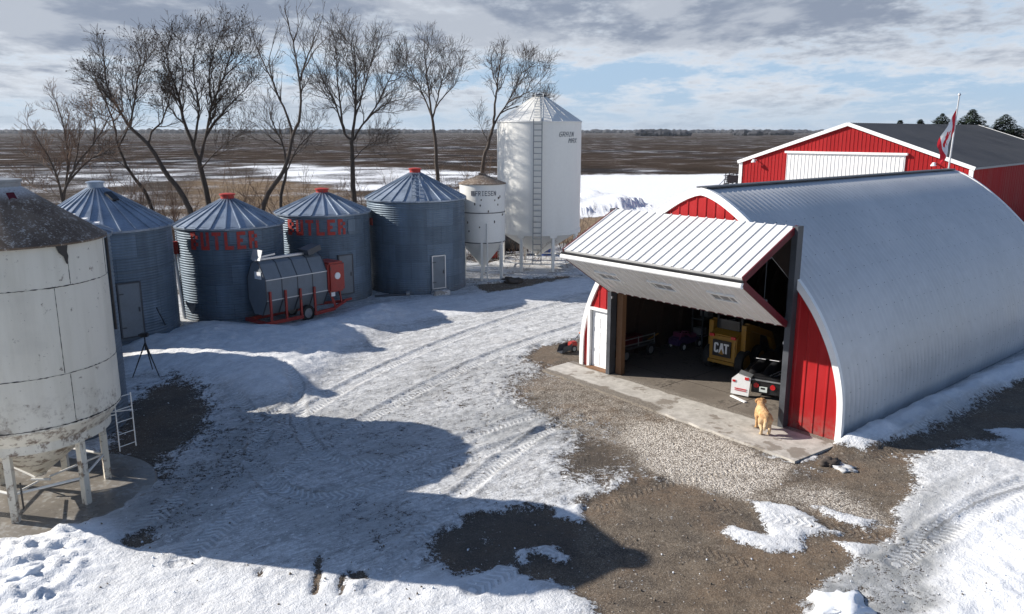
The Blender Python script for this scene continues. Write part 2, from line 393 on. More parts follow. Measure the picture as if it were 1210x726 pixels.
    m = mask([(655, 540), (692, 524), (744, 538), (752, 556), (708, 566), (675, 560)], .6, .9); paint('snow', m, .24); paint('wet', m, 1.0); paint('gravel', m, .1)
    m = mask([(500, 664), (506, 638), (540, 612), (598, 598), (652, 604), (690, 598), (746, 574), (745, 552), (800, 572), (882, 592), (925, 574), (948, 549), (990, 528), (1076, 543), (1088, 572), (1062, 602), (1066, 636), (1030, 662), (980, 692), (948, 740), (930, 800), (720, 800), (694, 714), (642, 686), (606, 668), (556, 680)], .22, .7)
    paint('snow', m, .10); paint('gravel', m, .08)
    m = mask([(505, 655), (512, 632), (560, 606), (640, 602), (680, 625), (690, 690), (640, 668), (560, 676)], .2, .4); paint('wet', m, 1)
    m = mask([(885, 592), (930, 576), (975, 572), (1015, 590), (1050, 612), (1060, 630), (1005, 612), (950, 600)], .5, .8); paint('gravel', m, .62)
    m = mask([(812, 676), (900, 650), (985, 660), (930, 720), (850, 740), (760, 735)], .8, 1.2); paint('straw', m, .28); paint('wet', m, .35)
    m = mask([(760, 590), (850, 596), (850, 625), (780, 630)], .8, 1.2); paint('wet', m, .3)
    for pl, sv in (([(700, 556), (716, 552), (722, 560), (706, 566)], .5), ([(772, 612), (800, 606), (812, 616), (784, 622)], .44), ([(860, 690), (900, 676), (920, 690), (880, 704)], .46), ([(720, 690), (760, 676), (780, 694), (735, 706)], .42), ([(930, 556), (960, 548), (1000, 552), (985, 564), (950, 566)], .45), ([(540, 636), (580, 626), (600, 640), (560, 652)], .42)):
        m = mask(pl, .35, .6); paint('snow', m, sv); paint('pack', m, 1)
    for pl in ([(850, 630), (866, 622), (905, 632), (884, 592), (930, 597), (958, 612), (990, 630), (962, 634), (950, 655), (905, 655), (866, 642)], [(960, 598), (1000, 612), (1028, 617), (1018, 624), (990, 616)], [(988, 642), (1012, 646), (1036, 654), (1012, 658)],
               [(626, 648), (655, 646), (674, 660), (664, 668), (645, 658)], [(608, 648), (622, 650), (620, 664), (612, 660)], [(660, 598), (690, 600), (684, 618), (655, 612)]):
        m = mask(pl, .13, .35); paint('snow', m, .84); paint('pack', m, .45)
    # ground right of the barn
    m = mask([(1010, 536), (1075, 512), (1125, 486), (1150, 470), (1300, 400), (1500, 420), (1500, 560), (1215, 522), (1150, 522), (1110, 536), (1040, 545)], .3, .6); paint('snow', m, .16); paint('wet', m, .35); paint('gravel', m, 0)
    m = mask([(1060, 512), (1150, 470), (1180, 462), (1185, 470), (1100, 520)], .3, .5); paint('snow', m, .5); paint('ice', m, .6)
    m = mask([(992, 528), (1060, 497), (1130, 465), (1215, 428), (1330, 370), (1340, 395), (1210, 450), (1150, 472), (1078, 512), (1020, 533)], .2, .35); paint('snow', m, 1); paint('pack', m, .1)
    m = mask([(1160, 508), (1190, 508), (1260, 515), (1260, 530), (1200, 524)], .2, .4); paint('snow', m, .9); paint('pack', m, .2)
    m = mask([(1076, 556), (1110, 535), (1160, 540), (1210, 528), (1500, 520), (1500, 800), (935, 800), (955, 720), (1010, 690), (1060, 640), (1064, 606), (1090, 582)], .4, .9); paint('snow', m, .80); paint('pack', m, .65); paint('wet', m, 0)
    m = mask([(1110, 600), (1210, 590), (1500, 600), (1500, 800), (1090, 800), (1120, 700), (1120, 660)], .4, .8); paint('snow', m, 1); paint('pack', m, .05)
    m = mask([(945, 716), (968, 692), (1020, 664), (1060, 640), (1112, 612), (1140, 622), (1112, 668), (1092, 690), (1118, 716), (1060, 740), (985, 735)], .15, .5); paint('ice', m, 1.0); paint('snow', m, .66); paint('pack', m, .6)
    m = mask([(1080, 590), (1120, 566), (1150, 560), (1110, 604), (1075, 640), (1066, 620)], .2, .5); paint('ice', m, .75)
    # ice patches in the drive
    for pl in ([(480, 505), (560, 480), (650, 478), (700, 500), (640, 528), (560, 532)], [(150, 600), (230, 560), (300, 540), (330, 560), (240, 610), (170, 640)], [(330, 600), (420, 590), (470, 640), (380, 650)]):
        m = mask(pl, .7, 1.6); paint('ice', m, .6)
    for pl, a_, b_, sf in (([(185, 590), (235, 525), (275, 485), (330, 480), (345, 520), (300, 560), (235, 610), (170, 640)], .85, .60, .9), ([(330, 500), (420, 480), (520, 500), (520, 545), (430, 560), (340, 545)], .5, .68, .9),
                           ([(430, 470), (520, 430), (600, 420), (640, 440), (560, 470), (470, 500)], .35, .66, 1.2), ([(380, 600), (470, 590), (520, 620), (500, 650), (420, 660)], .6, .64, .8)):
        m = mask(pl, sf, 1.4); paint('ice', m, a_); paint('snow', m, b_)
    # soil beside the hidden bin
    m = mask([(146, 482), (168, 462), (205, 446), (245, 460), (252, 486), (236, 520), (205, 540), (190, 566), (168, 570), (140, 552), (120, 520)], .5, 1.0); paint('snow', m, .24); paint('pack', m, 0); paint('wet', m, .5)
    m = mask([(556, 338), (600, 331), (690, 326), (640, 336), (575, 348)], .3, .5); paint('snow', m, .3)
    m = mask([(140, 640), (172, 628), (182, 640), (168, 654), (148, 652)], .15, .3); paint('snow', m, .25)
    # little dark spills
    for pl in ([(373, 662), (380, 660), (379, 690), (374, 706), (368, 706), (371, 688)], [(403, 682), (407, 682), (404, 706), (400, 706)], [(412, 676), (432, 680), (434, 688), (416, 686)], [(304, 677), (312, 677), (310, 686), (305, 685)]):
        m = mask(pl, .035, .06); paint('snow', m, .1)
    # heights
    deep = np.clip((att['snow'] - .6) / .35, 0, 1) * (1 - far)
    n1 = fbm(x * 1.6, y * 1.6, 4); n2 = fbm(x * 6, y * 6, 3)
    Z += deep * near * ((n1 - .5) * .06 + (n2 - .5) * .035 + .03)
    Z += (1 - deep) * near * (n2 - .5) * .02
    m = mask([(150, 412), (240, 386), (300, 391), (352, 392), (400, 381), (450, 366), (470, 372), (395, 424), (345, 464), (300, 470), (248, 448), (195, 436)], .9, .5)
    Z += m * .34 * (.75 + .5 * n1)
    m = mask([(992, 526), (1060, 496), (1130, 464), (1215, 427), (1330, 369), (1340, 390), (1210, 447), (1150, 470), (1078, 508), (1020, 531)], .45, .3)
    Z += m * .32 * (.6 + .8 * n1)
    m = mask([(-80, 634), (60, 624), (112, 621), (140, 655), (100, 690), (40, 760), (-300, 800)], .4, .5)
    Z += m * .62 * (.10 + .38 * np.clip(fbm(x * 2.2 + 9, y * 2.2, 4) - .42, 0, 1) + .55 * np.clip(fbm(x * 5.5, y * 5.5 + 4, 3) - .5, 0, 1) + .10 * (fbm(x * 9, y * 9, 2) - .5))
    m = mask([(1130, 690), (1210, 640), (1500, 640), (1500, 800), (1100, 800)], .6, .5); Z += m * (.10 * n1 + .05)
    m = mask([(672, 246), (690, 234), (730, 236), (760, 243), (730, 251), (690, 253)], .9, 2.0); Z += m * (.5 + 1.1 * (fbm(x * .22, y * .22, 3) - .3))
    Z += (1 - near) * (fbm(x * .012, y * .012, 3) - .5) * .5 * np.clip((y - 60) / 60, 0, 1) * np.clip((2500 - y) / 1500, 0, 1)
    Z += near * .045 * np.clip((att['snow'] + (n2 - .5) * .5 + (n1 - .5) * .3 - .42) / .2, 0, 1)
    Z += near * (fbm(x * 9, y * 9, 2) - .5) * .03 * np.clip((att['snow'] - .9) / .1, 0, 1)
    # tyre tracks: grooves with tread bars
    def track(px, w=.42, dep=.035, world=None):
        P = [P0(*p)[:2] for p in px]
        Q = []
        for i in range(len(P) - 1):
            p0, p1, p2, p3 = P[max(i - 1, 0)], P[i], P[i + 1], P[min(i + 2, len(P) - 1)]
            for t in np.linspace(0, 1, 8, endpoint=False):
                Q.append(.5 * (2 * p1 + (p2 - p0) * t + (2 * p0 - 5 * p1 + 4 * p2 - p3) * t * t + (3 * p1 - p0 - 3 * p2 + p3) * t ** 3))
        Q.append(P[-1]); Q = np.array(Q)
        sel = np.where((x > Q[:, 0].min() - 1) & (x < Q[:, 0].max() + 1) & (y > Q[:, 1].min() - 1) & (y < Q[:, 1].max() + 1))[0]
        bd = np.full(sel.size, 9.); bu = np.zeros(sel.size); acc = 0
        for i in range(len(Q) - 1):
            ex, ey = Q[i + 1] - Q[i]; l2 = ex * ex + ey * ey
            t = np.clip(((x[sel] - Q[i][0]) * ex + (y[sel] - Q[i][1]) * ey) / l2, 0, 1)
            d = np.hypot(x[sel] - Q[i][0] - t * ex, y[sel] - Q[i][1] - t * ey); k = d < bd
            bd[k] = d[k]; bu[k] = acc + t[k] * math.sqrt(l2); acc += math.sqrt(l2)
        t = np.clip((w / 2 - bd) / .09 + .5, 0, 1)
        att['trk'][sel] = np.maximum(att['trk'][sel], t); att['trku'][sel] = np.where(t > 0, bu + bd * .7, att['trku'][sel])
        edge = np.exp(-((bd - w / 2 - .07) / .07) ** 2)
        Z[sel] += (-dep * t + dep * .55 * edge) * np.clip(att['snow'][sel] * 1.3, .2, 1)
    for pl, w in (([(150, 640), (215, 590), (290, 535), (360, 490), (430, 448), (520, 408), (620, 372), (700, 352)], .5),
                  ([(215, 668), (280, 610), (352, 552), (420, 505), (500, 460), (590, 418), (690, 384)], .5),
                  ([(312, 505), (302, 540), (318, 572), (370, 590), (440, 580), (530, 552), (620, 520), (700, 490)], .45),
                  ([(350, 470), (362, 520), (400, 548), (470, 545), (560, 515), (650, 485)], .4),
                  ([(1060, 668), (1110, 630), (1160, 598), (1215, 572)], .45), ([(1110, 640), (1160, 606), (1215, 585), (1300, 560)], .4),
                  ([(1030, 545), (1090, 512), (1150, 478), (1215, 455)], .4), ([(330, 440), (352, 462), (340, 480), (300, 500)], .35), ([(278, 470), (300, 492), (315, 500)], .35),
                  ([(840, 600), (900, 612), (1000, 628), (1050, 640)], .4), ([(700, 600), (770, 575), (840, 560), (905, 540)], .4), ([(560, 700), (660, 655), (760, 640), (880, 668)], .42), ([(440, 700), (520, 610), (600, 540), (690, 480)], .42)):
        track(pl, w)
    # keep flat under floors and slabs
    def flat(poly, soft=.15, zz=0.0):
        d = sdf(poly, x, y); t = np.clip(.5 - d / (2 * soft), 0, 1); return t
    fl = flat([tuple(barn(-.55, -1.5)), tuple(barn(8.85, -1.95)), tuple(barn(8.9, 17)), tuple(barn(-.1, 17))])
    fl = np.maximum(fl, np.clip((2.02 + .5 * wob - np.hypot(x + 10.0, y - 15.7)) / .25, 0, 1))
    fl = np.maximum(fl, np.clip((2.75 + .6 * wob - np.hypot(x - 1.5, y - 44.9)) / .3, 0, 1))
    fl = np.maximum(fl, np.clip((1.6 - np.hypot(x + 1.53, y - 41.3)) / .3, 0, 1))
    Z = Z * (1 - fl) - .03 * fl
    nx, ny = len(xs), len(ys)
    global GZ; GZ = (xs, ys, Z.reshape(ny, nx), att['snow'].reshape(ny, nx))
    co = np.stack([x, y, Z], 1)
    me = bpy.data.meshes.new('ground')
    I = np.arange(nx * ny).reshape(ny, nx)
    F = np.stack([I[:-1, :-1], I[:-1, 1:], I[1:, 1:], I[1:, :-1]], -1).reshape(-1, 4)
    me.vertices.add(len(co)); me.vertices.foreach_set('co', co.ravel())
    me.loops.add(F.size); me.loops.foreach_set('vertex_index', F.ravel().astype(np.int32))
    me.polygons.add(len(F)); me.polygons.foreach_set('loop_start', np.arange(0, F.size, 4, dtype=np.int32)); me.polygons.foreach_set('loop_total', np.full(len(F), 4, np.int32))
    me.polygons.foreach_set('use_smooth', np.ones(len(F), bool))
    me.update(calc_edges=True)
    for k, v in att.items():
        a = me.attributes.new(k, 'FLOAT', 'POINT'); a.data.foreach_set('value', v.astype(np.float32))
    o = bpy.data.objects.new('ground', me); COL.objects.link(o); tag(o, kind='structure')
    me.materials.append(ground_mat())

def ground_mat():
    m, nt, N, L = new_mat('winter_yard_ground'); g = NG(nt)
    pos = g.n('ShaderNodeNewGeometry').outputs['Position']
    snow, pack, ice, grav, wet, trk, trku, field, straw = [g.attr(k) for k in ('snow', 'pack', 'ice', 'gravel', 'wet', 'trk', 'trku', 'field', 'straw')]
    nb = g.noise(pos, .55, 4); nm = g.noise(pos, 2.6, 5, .6); nf = g.noise(pos, 11, 4, .65); ng = g.noise(pos, 38, 3, .6)
    nF = g.noise(pos, .09, 6, .62); nFF = g.noise(pos, .018, 5, .6)
    # stretched along the drive
    rot = g.n('ShaderNodeVectorRotate', rotation_type='Z_AXIS'); L.new(pos, rot.inputs['Vector']); rot.inputs['Angle'].default_value = -.72
    sv = g.scale(rot.outputs[0], .35, 2.2, 1); ns = g.noise(sv, 1.6, 5, .6)
    # ---- soil / gravel
    vor = g.n('ShaderNodeTexVoronoi'); L.new(pos, vor.inputs['Vector']); vor.inputs['Scale'].default_value = 26
    vs2 = g.n('ShaderNodeTexVoronoi'); L.new(pos, vs2.inputs['Vector']); vs2.inputs['Scale'].default_value = 9; vs2.inputs['Randomness'].default_value = 1.0
    vcc = g.n('ShaderNodeSeparateColor'); L.new(vs2.outputs['Color'], vcc.inputs[0])
    stone = g.math('MULTIPLY', g.ss(vs2.outputs['Distance'], .26, .16), g.ss(vcc.outputs[0], .55, .6))
    vc = g.n('ShaderNodeSeparateColor'); L.new(vor.outputs['Color'], vc.inputs[0])
    soil = g.mix(g.ss(nm, .3, .7), (.098, .075, .054), (.175, .140, .104))
    soil = g.mix(g.math('MULTIPLY', g.ss(nb, .42, .62), .75), soil, (.165, .112, .072))
    soil = g.mix(g.math('MULTIPLY', g.ss(g.noise(pos, .8, 5, .65), .52, .36), .65), soil, (.060, .050, .042))
    soil = g.mix(g.math('MULTIPLY', g.ss(ng, .5, .66), .8), soil, (.30, .26, .21))
    soil = g.mix(g.math('MULTIPLY', g.ss(nf, .52, .34), .6), soil, (.055, .043, .034))
    soil = g.mix(g.math('MULTIPLY', g.ss(ng, .5, .28), .6), soil, (.05, .040, .032))
    peb = g.mix(vc.outputs[0], (.36, .32, .275), (.82, .76, .675))
    peb = g.mix(g.math('MULTIPLY', g.ss(nm, .5, .68), .55), peb, (.17, .14, .11))
    peb = g.mix(g.ss(vor.outputs['Distance'], .42, .75), peb, (.20, .17, .14))
    soil = g.mix(g.math('MULTIPLY', stone, .75), soil, g.mix(vcc.outputs[1], (.13, .11, .095), (.46, .42, .37)))
    gm = g.ss(g.math('ADD', grav, g.math('ADD', g.math('MULTIPLY', g.math('SUBTRACT', ng, .5), 1.6), g.math('MULTIPLY', g.math('SUBTRACT', nm, .5), .9))), .25, .75)
    soil = g.mix(gm, soil, peb)
    soil = g.mix(g.math('MULTIPLY', wet, .55), soil, (.045, .038, .032))
    fieldc = g.mix(g.ss(nF, .35, .65), (.026, .020, .017), (.064, .047, .036))
    fieldc = g.mix(g.math('MULTIPLY', g.ss(nm, .4, .7), .4), fieldc, (.11, .085, .066))
    fieldc = g.mix(g.ss(nFF, .5, .62), fieldc, (.032, .030, .031))
    soil = g.mix(field, soil, fieldc)
    soil = g.mix(straw, soil, g.mix(g.ss(nm, .3, .7), (.15, .105, .065), (.28, .20, .125)))
    # ---- snow
    clean = g.mix(g.ss(nm, .3, .75), (.76, .775, .80), (.85, .86, .875))
    clean = g.mix(g.math('MULTIPLY', g.ss(ng, .58, .72), .35), clean, (.5, .48, .45))
    packc = g.mix(g.ss(g.math('ADD', g.math('MULTIPLY', ns, .6), g.math('MULTIPLY', nm, .4)), .36, .62), (.28, .28, .28), (.58, .583, .585))
    sv2 = g.scale(rot.outputs[0], 2.2, 9.0, 3); nst = g.noise(sv2, 2.4, 5, .7)
    packc = g.mix(g.ss(nst, .50, .68), packc, (.76, .765, .77)); packc = g.mix(g.math('MULTIPLY', g.ss(nst, .47, .33), .75), packc, (.27, .268, .265))
    packc = g.mix(g.math('MULTIPLY', g.ss(g.math('ADD', nf, g.math('MULTIPLY', ng, .5)), .80, .93), .6), packc, (.82, .83, .84))
    grit = g.ss(g.math('ADD', g.math('MULTIPLY', nf, .7), g.math('MULTIPLY', ng, .9)), .76, .60)
    packc = g.mix(g.math('MULTIPLY', grit, .75), packc, (.22, .21, .20))
    packc = g.mix(g.math('MULTIPLY', g.ss(nb, .5, .7), .3), packc, (.33, .31, .29))
    sc_ = g.mix(g.math('MULTIPLY', pack, .9), clean, packc)
    im = g.math('MULTIPLY', ice, g.ss(g.math('ADD', nm, g.math('MULTIPLY', nb, .5)), .55, .85, .45, 1.0))
    sc_ = g.mix(im, sc_, g.mix(nm, (.17, .175, .175), (.36, .365, .36)))
    bars = g.math('SINE', g.math('MULTIPLY', trku, 42.0))
    trk = g.math('MULTIPLY', trk, g.ss(nb, .36, .54))
    tb = g.math('MULTIPLY', trk, g.ss(g.math('ADD', bars, g.math('MULTIPLY', g.math('SUBTRACT', nf, .5), 2.2)), -.3, .5))
    tbn = g.math('MULTIPLY', tb, g.ss(nb, .35, .55))
    sc_ = g.mix(g.math('MULTIPLY', tbn, .4), sc_, (.80, .81, .82))
    sc_ = g.mix(g.math('MULTIPLY', g.math('SUBTRACT', trk, tb), .35), sc_, (.38, .38, .38))
    # ---- blend
    jit = g.math('ADD', g.math('MULTIPLY', g.math('SUBTRACT', nm, .5), .55), g.math('ADD', g.math('MULTIPLY', g.math('SUBTRACT', nf, .5), .95), g.math('MULTIPLY', g.math('SUBTRACT', ng, .5), .8)))
    fj = g.math('ADD', g.math('MULTIPLY', g.math('SUBTRACT', nF, .5), 1.3), g.math('MULTIPLY', g.math('SUBTRACT', nFF, .5), .7))
    j = g.math('ADD', jit, g.math('MULTIPLY', fj, g.ss(field, .1, .7)))
    sm = g.ss(g.math('ADD', snow, j), .44, .56)
    col = g.mix(sm, soil, sc_)
    rough = g.math('ADD', g.math('MULTIPLY', sm, -.1), .92)
    rough = g.math('SUBTRACT', rough, g.math('MULTIPLY', g.math('MULTIPLY', im, sm), .42))
    rough = g.math('SUBTRACT', rough, g.math('MULTIPLY', g.math('MULTIPLY', wet, g.math('SUBTRACT', 1.0, sm)), .2))
    h = g.math('ADD', g.math('MULTIPLY', nf, .5), g.math('MULTIPLY', ng, .35))
    h = g.math('ADD', h, g.math('MULTIPLY', g.math('MULTIPLY', stone, g.math('SUBTRACT', 1.0, sm)), .35))
    h = g.math('ADD', h, g.math('MULTIPLY', sm, .55))
    h = g.math('SUBTRACT', h, g.math('MULTIPLY', vor.outputs['Distance'], g.math('MULTIPLY', gm, .5)))
    h = g.math('ADD', h, g.math('MULTIPLY', tb, .35))
    h = g.math('SUBTRACT', h, g.math('MULTIPLY', g.math('MULTIPLY', nf, im), .45))
    h = g.math('ADD', h, g.math('MULTIPLY', g.math('MULTIPLY', g.noise(pos, 5.5, 4, .6), sm), .4))
    bmp = g.bump(h, .8, .05)
    p = g.out(col, rough, 0, bmp, .35)
    L.new(g.math('MULTIPLY', g.math('SUBTRACT', 1.0, field), .3), p.inputs['Specular IOR Level'])
    return m
ground()

# ------------------------------------------------------------------ slabs
pad = MB(); pad.lathe([(0, .05), (2.2, .05), (2.24, .02), (2.24, -.1)], 56, c=(-10.0, 15.7, 0)); tag(pad.build('concrete_pad', 'wetconc'), kind='structure')
pad = MB(); pad.lathe([(0, .1), (2.95, .1), (3.0, .06), (3.0, -.1)], 56, c=(1.5, 44.9, 0)); tag(pad.build('concrete_pad', 'snowpad'), kind='structure')
pad = MB(); pad.lathe([(0, .08), (1.5, .08), (1.55, .05), (1.55, -.1)], 48, c=(-1.53, 41.3, 0)); tag(pad.build('concrete_pad', 'snowpad'), kind='structure')
def apron():
    # ragged outer edge where dirt has been pushed over the slab
    pts = [barn(-.5, -.02), barn(8.95, -.02)] + [barn(s, -1.92 + (8.8 - s) * .05 + .03 * math.sin(s * 7)) for s in np.linspace(8.8, -.45, 24)]
    tag(MB().prism([tuple(p) for p in pts], -.1, .045).build('concrete_apron', apron_mat()), kind='structure')
def apron_mat():
    m, nt, N, L = new_mat('forecourt_concrete'); g = NG(nt)
    pos = g.n('ShaderNodeNewGeometry').outputs['Position']
    a = g.noise(pos, .8, 5, .6); b = g.noise(pos, 3.5, 5, .65); c = g.noise(pos, 30, 3)
    col = g.mix(g.ss(b, .3, .7), (.36, .335, .30), (.54, .51, .465))
    dp = g.n('ShaderNodeVectorMath', operation='DOT_PRODUCT'); L.new(pos, dp.inputs[0]); dp.inputs[1].default_value = (BN[0], BN[1], 0)
    dd = g.math('SUBTRACT', dp.outputs['Value'], float(BL @ BN))
    es = g.n('ShaderNodeVectorMath', operation='DOT_PRODUCT'); L.new(pos, es.inputs[0]); es.inputs[1].default_value = (BE[0], BE[1], 0)
    ee = g.math('SUBTRACT', es.outputs['Value'], float(BL @ BE))
    edge = g.math('MULTIPLY', g.ss(dd, -.9, -1.65), g.ss(ee, 5.6, 3.6))
    edge = g.math('ADD', edge, g.math('MULTIPLY', g.ss(dd, -.42, -.12), .85))
    mm = g.ss(g.math('ADD', edge, g.math('ADD', g.math('MULTIPLY', a, .9), g.math('MULTIPLY', b, .6))), 1.15, 1.38)
    col = g.mix(g.math('MULTIPLY', mm, .9), col, g.mix(g.ss(c, .4, .6), (.10, .082, .065), (.22, .19, .155)))
    col = g.mix(g.math('MULTIPLY', g.ss(g.math('ADD', a, g.math('MULTIPLY', b, .6)), .86, .95), .85), col, (.19, .16, .13))
    col = g.mix(g.math('MULTIPLY', g.ss(c, .55, .75), .3), col, (.25, .22, .19))
    g.out(col, .85, 0, g.bump(c, .2, .01)); return m
apron()
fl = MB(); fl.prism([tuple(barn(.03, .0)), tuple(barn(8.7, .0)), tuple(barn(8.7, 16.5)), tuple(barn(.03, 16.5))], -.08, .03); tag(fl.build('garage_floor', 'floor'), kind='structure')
jn = MB()
for d in (1.15, 3.2): jn.frame((*barn(4.3, d), .0335), (*(BE * 4.2), 0), (*(BN * .012), 0), (0, 0, .0015))
for s_ in (3.2, 5.6): jn.frame((*barn(s_, 2.2), .0335), (*(BN * 2.2), 0), (*(BE * .012), 0), (0, 0, .0012))
tag(jn.build('floor_joints', 'mud'), kind='structure')

# ------------------------------------------------------------------ grain bins
def corrug_wall(mb, R, z0, z1, pitch=.10, amp=.014, n=72):
    k = int((z1 - z0) / pitch * 4); prof = [(R + amp * math.sin(2 * PI * (z0 + (z1 - z0) * i / k) / pitch), z0 + (z1 - z0) * i / k) for i in range(k + 1)]
    return mb.lathe(prof, n)
def cone_roof(root, R, ze, zp, npan, m='galv_roof', over=.10, rcap=.28, rib=.035, ribm=None):
    mb = MB(); zo = ze - over * (zp - ze) / R; Ro = R + over
    # faceted panels with a slightly raised standing seam at each joint
    zc = zp - (zp - ze) * rcap / R
    mb.lathe([(Ro - .01, zo - .07), (Ro, zo), (rcap, zc), (.02, zc + .05)], npan)
    for j in range(npan):
        a = 2 * PI * j / npan; ca, sa = math.cos(a), math.sin(a)
        p0 = np.array([Ro * ca, Ro * sa, zo + rib * .4]); p1 = np.array([rcap * ca, rcap * sa, zc + rib * .4])
        mb.beam(p0, p1, .045, rib * 1.6)
    return mb.build('roof', m, root)
def top_cap(root, zc, r, m, h=.16):
    mb = MB(); mb.lathe([(r, zc - .06), (r, zc + h * .7), (r + .05, zc + h * .72), (r + .05, zc + h), (r * .6, zc + h + .03), (.01, zc + h + .04)], 28)
    return mb.build('roof_cap', m, root, 40)
def facing(cx, cy): return math.atan2(-cy, -cx)      # angle that faces the viewpoint
def ring_door(root, R, ang, z0, z1, w, m='galv', fm='galv_light', handle=True):
    r = R + .02; ca, sa = math.cos(ang), math.sin(ang); t = np.array([-sa, ca, 0]); o = np.array([ca, sa, 0])
    mid = o * (r + .015) + np.array([0, 0, (z0 + z1) / 2])
    d = MB().frame(mid, t * w / 2, o * .04, (0, 0, (z1 - z0) / 2)).build('door', m, root)
    f = MB(); k = .045
    for sg in (-1, 1): f.frame(mid + t * sg * (w / 2 + k / 2), t * k / 2, o * .058, (0, 0, (z1 - z0) / 2 + k))
    f.frame(mid + np.array([0, 0, (z1 - z0) / 2 + k / 2]), t * w / 2, o * .058, (0, 0, k / 2)); f.frame(mid - np.array([0, 0, (z1 - z0) / 2 + k / 2]), t * w / 2, o * .058, (0, 0, k / 2))
    f.build('door_frame', fm, d)
    h = MB()
    for q in (.18, .82): h.frame(mid - t * (w / 2 - .06) + o * .05 + np.array([0, 0, (q - .5) * (z1 - z0)]), t * .09, o * .015, (0, 0, .02))
    parts(h, 'hinge', 'steel_dark', d)
    if handle: MB().frame(mid + t * (w / 2 - .08) + o * .055, t * .02, o * .025, (0, 0, .08)).build('handle', 'steel_dark', d)
    return d
def hoop_seams(root, R, zs, m='galv', w=.03, name='hoop'):
    for z in zs: MB().lathe([(R + .010, z - w), (R + .020, z - w), (R + .020, z + w), (R + .010, z + w)], 72).build(name, m, root)
BG = 'galvanised grain bins in a row along the yard'
def steel_bin(cx, cy, R, ze, zp, npan, label, capm, **k):
    t = thing('grain_bin', (cx, cy, 0), label, 'grain bin', BG)
    mb = MB(); corrug_wall(mb, R, 0, ze); mb.lathe([(R, ze), (R - .1, ze + .02)], 72); mb.build('wall', 'galv', t, 60)
    cone_roof(t, R, ze, zp, npan); top_cap(t, zp - .08, .27, capm)
    return t
# A: mostly hidden behind the two front bins; it throws the tallest shadow on the drive
tA = steel_bin(-16.0, 24.5, 2.1, 4.35, 5.75, 24, 'galvanised grain bin all but hidden between the stained hopper bin and the wide unlettered bin', 'galv_roof')
# H: behind the white hopper bin
tH = steel_bin(-12.42, 19.7, 2.15, 5.1, 6.0, 24, 'tall galvanised grain bin right behind the stained white hopper bin', 'galv_roof')
fa = facing(-12.5, 19.7)
st = MB(); aa = fa + 1.35; ca, sa = math.cos(aa), math.sin(aa)
for i in range(7):
    f = .12 + i * .125; rr = 2.15 * (1 - f); zz = 5.1 + .9 * f
    st.frame((rr * ca, rr * sa, zz + .09), (-sa * .16, ca * .16, 0), (ca * .07, sa * .07, 0), (0, 0, .02))
parts(st, 'roof_step', 'white', tH)
cb = MB(); aa = fa + 1.12
cb.tube([(2.2 * math.cos(aa), 2.2 * math.sin(aa), z) for z in (5.05, 4.2, 3.4, 2.6)], .035, 6); cb.build('conduit', 'black', tH)
# bin 1
t1 = steel_bin(-15.2, 29.3, 2.42, 4.27, 5.72, 30, 'wide galvanised grain bin with a door, no lettering, left of the lettered bins', 'galv_roof')
f1 = facing(-15.2, 29.3)
ring_door(t1, 2.42, f1 + .28, .45, 2.35, .72, 'door_grey', 'steel_dark')
hoop_seams(t1, 2.42, (2.75,), w=.02, name='seam')
hb = MB(); a = f1 + .62; zz = 4.27 + .72 * 1.45; rr = 2.42 * .34
hb.frame((rr * math.cos(a), rr * math.sin(a), zz - .02), (-math.sin(a) * .13, math.cos(a) * .13, 0), (math.cos(a) * .2, math.sin(a) * .2, -.13), (.02, 0, .04)); hb.build('roof_hatch', 'black', t1)
sm = MB(); a = f1 - .05; sm.frame((2.44 * math.cos(a), 2.44 * math.sin(a), 3.3), (-math.sin(a) * .02, math.cos(a) * .02, 0), (math.cos(a) * .012, math.sin(a) * .012, 0), (0, 0, .45)); sm.build('sight_strip', 'steel_dark', t1)
MB().box((0, 0, .02), (.1, .1, .1))
fp = MB(); fp.lathe([(2.52, -.1), (2.52, .22), (2.3, .23)], 48); fp.build('footing', 'toolgrey', t1)
# lettered bins
t2 = steel_bin(-11.8, 33.2, 2.13, 3.9, 4.98, 24, 'red lettered galvanised grain bin behind the left end of the dryer', 'letter_red')
f2 = facing(-11.8, 33.2)
lt = MB(); w_, g_, R_ = .34, .125, 2.13 + .019; wid = 6 * w_ + 5 * g_
letters_cyl(lt, 'BUTLER', R_, f2 - .02 - wid / 2 / R_ - .12, 3.02, .70, w_, g_, G=GH); lt.build('lettering', 'letter_red', t2)
hoop_seams(t2, 2.13, (2.0,), w=.015, name='seam')
t3 = steel_bin(-8.7, 36.7, 2.08, 4.05, 4.95, 24, 'red lettered galvanised grain bin behind the right end of the dryer', 'letter_red')
f3 = facing(-8.7, 36.7); R_ = 2.08 + .019
lt = MB(); letters_cyl(lt, 'BUTLER', R_, f3 - wid / 2 / R_ - .18, 3.14, .68, w_, g_, G=GH); lt.build('lettering', 'letter_red', t3)
ring_door(t3, 2.08, f3 + .42, .5, 2.2, .62, 'door_grey', 'steel_dark')
rp = MB()
for i in range(7):
    a = f3 + .55 + .06 * i; rp.frame((2.10 * math.cos(a), 2.10 * math.sin(a), 3.45), (-math.sin(a) * .064, math.cos(a) * .064, 0), (math.cos(a) * .012, math.sin(a) * .012, 0), (0, 0, .32))
rp.build('patch_panel', 'galv', t3)
t4 = steel_bin(-4.7, 39.1, 2.37, 4.5, 5.75, 26, 'largest plain galvanised grain bin beside the small white hopper bin', 'letter_red')
f4 = facing(-4.7, 39.1)
ring_door(t4, 2.37, f4 + .42, .35, 1.85, .62, 'door_grey', 'galv_light')
ld = MB(); a = f4 + .0
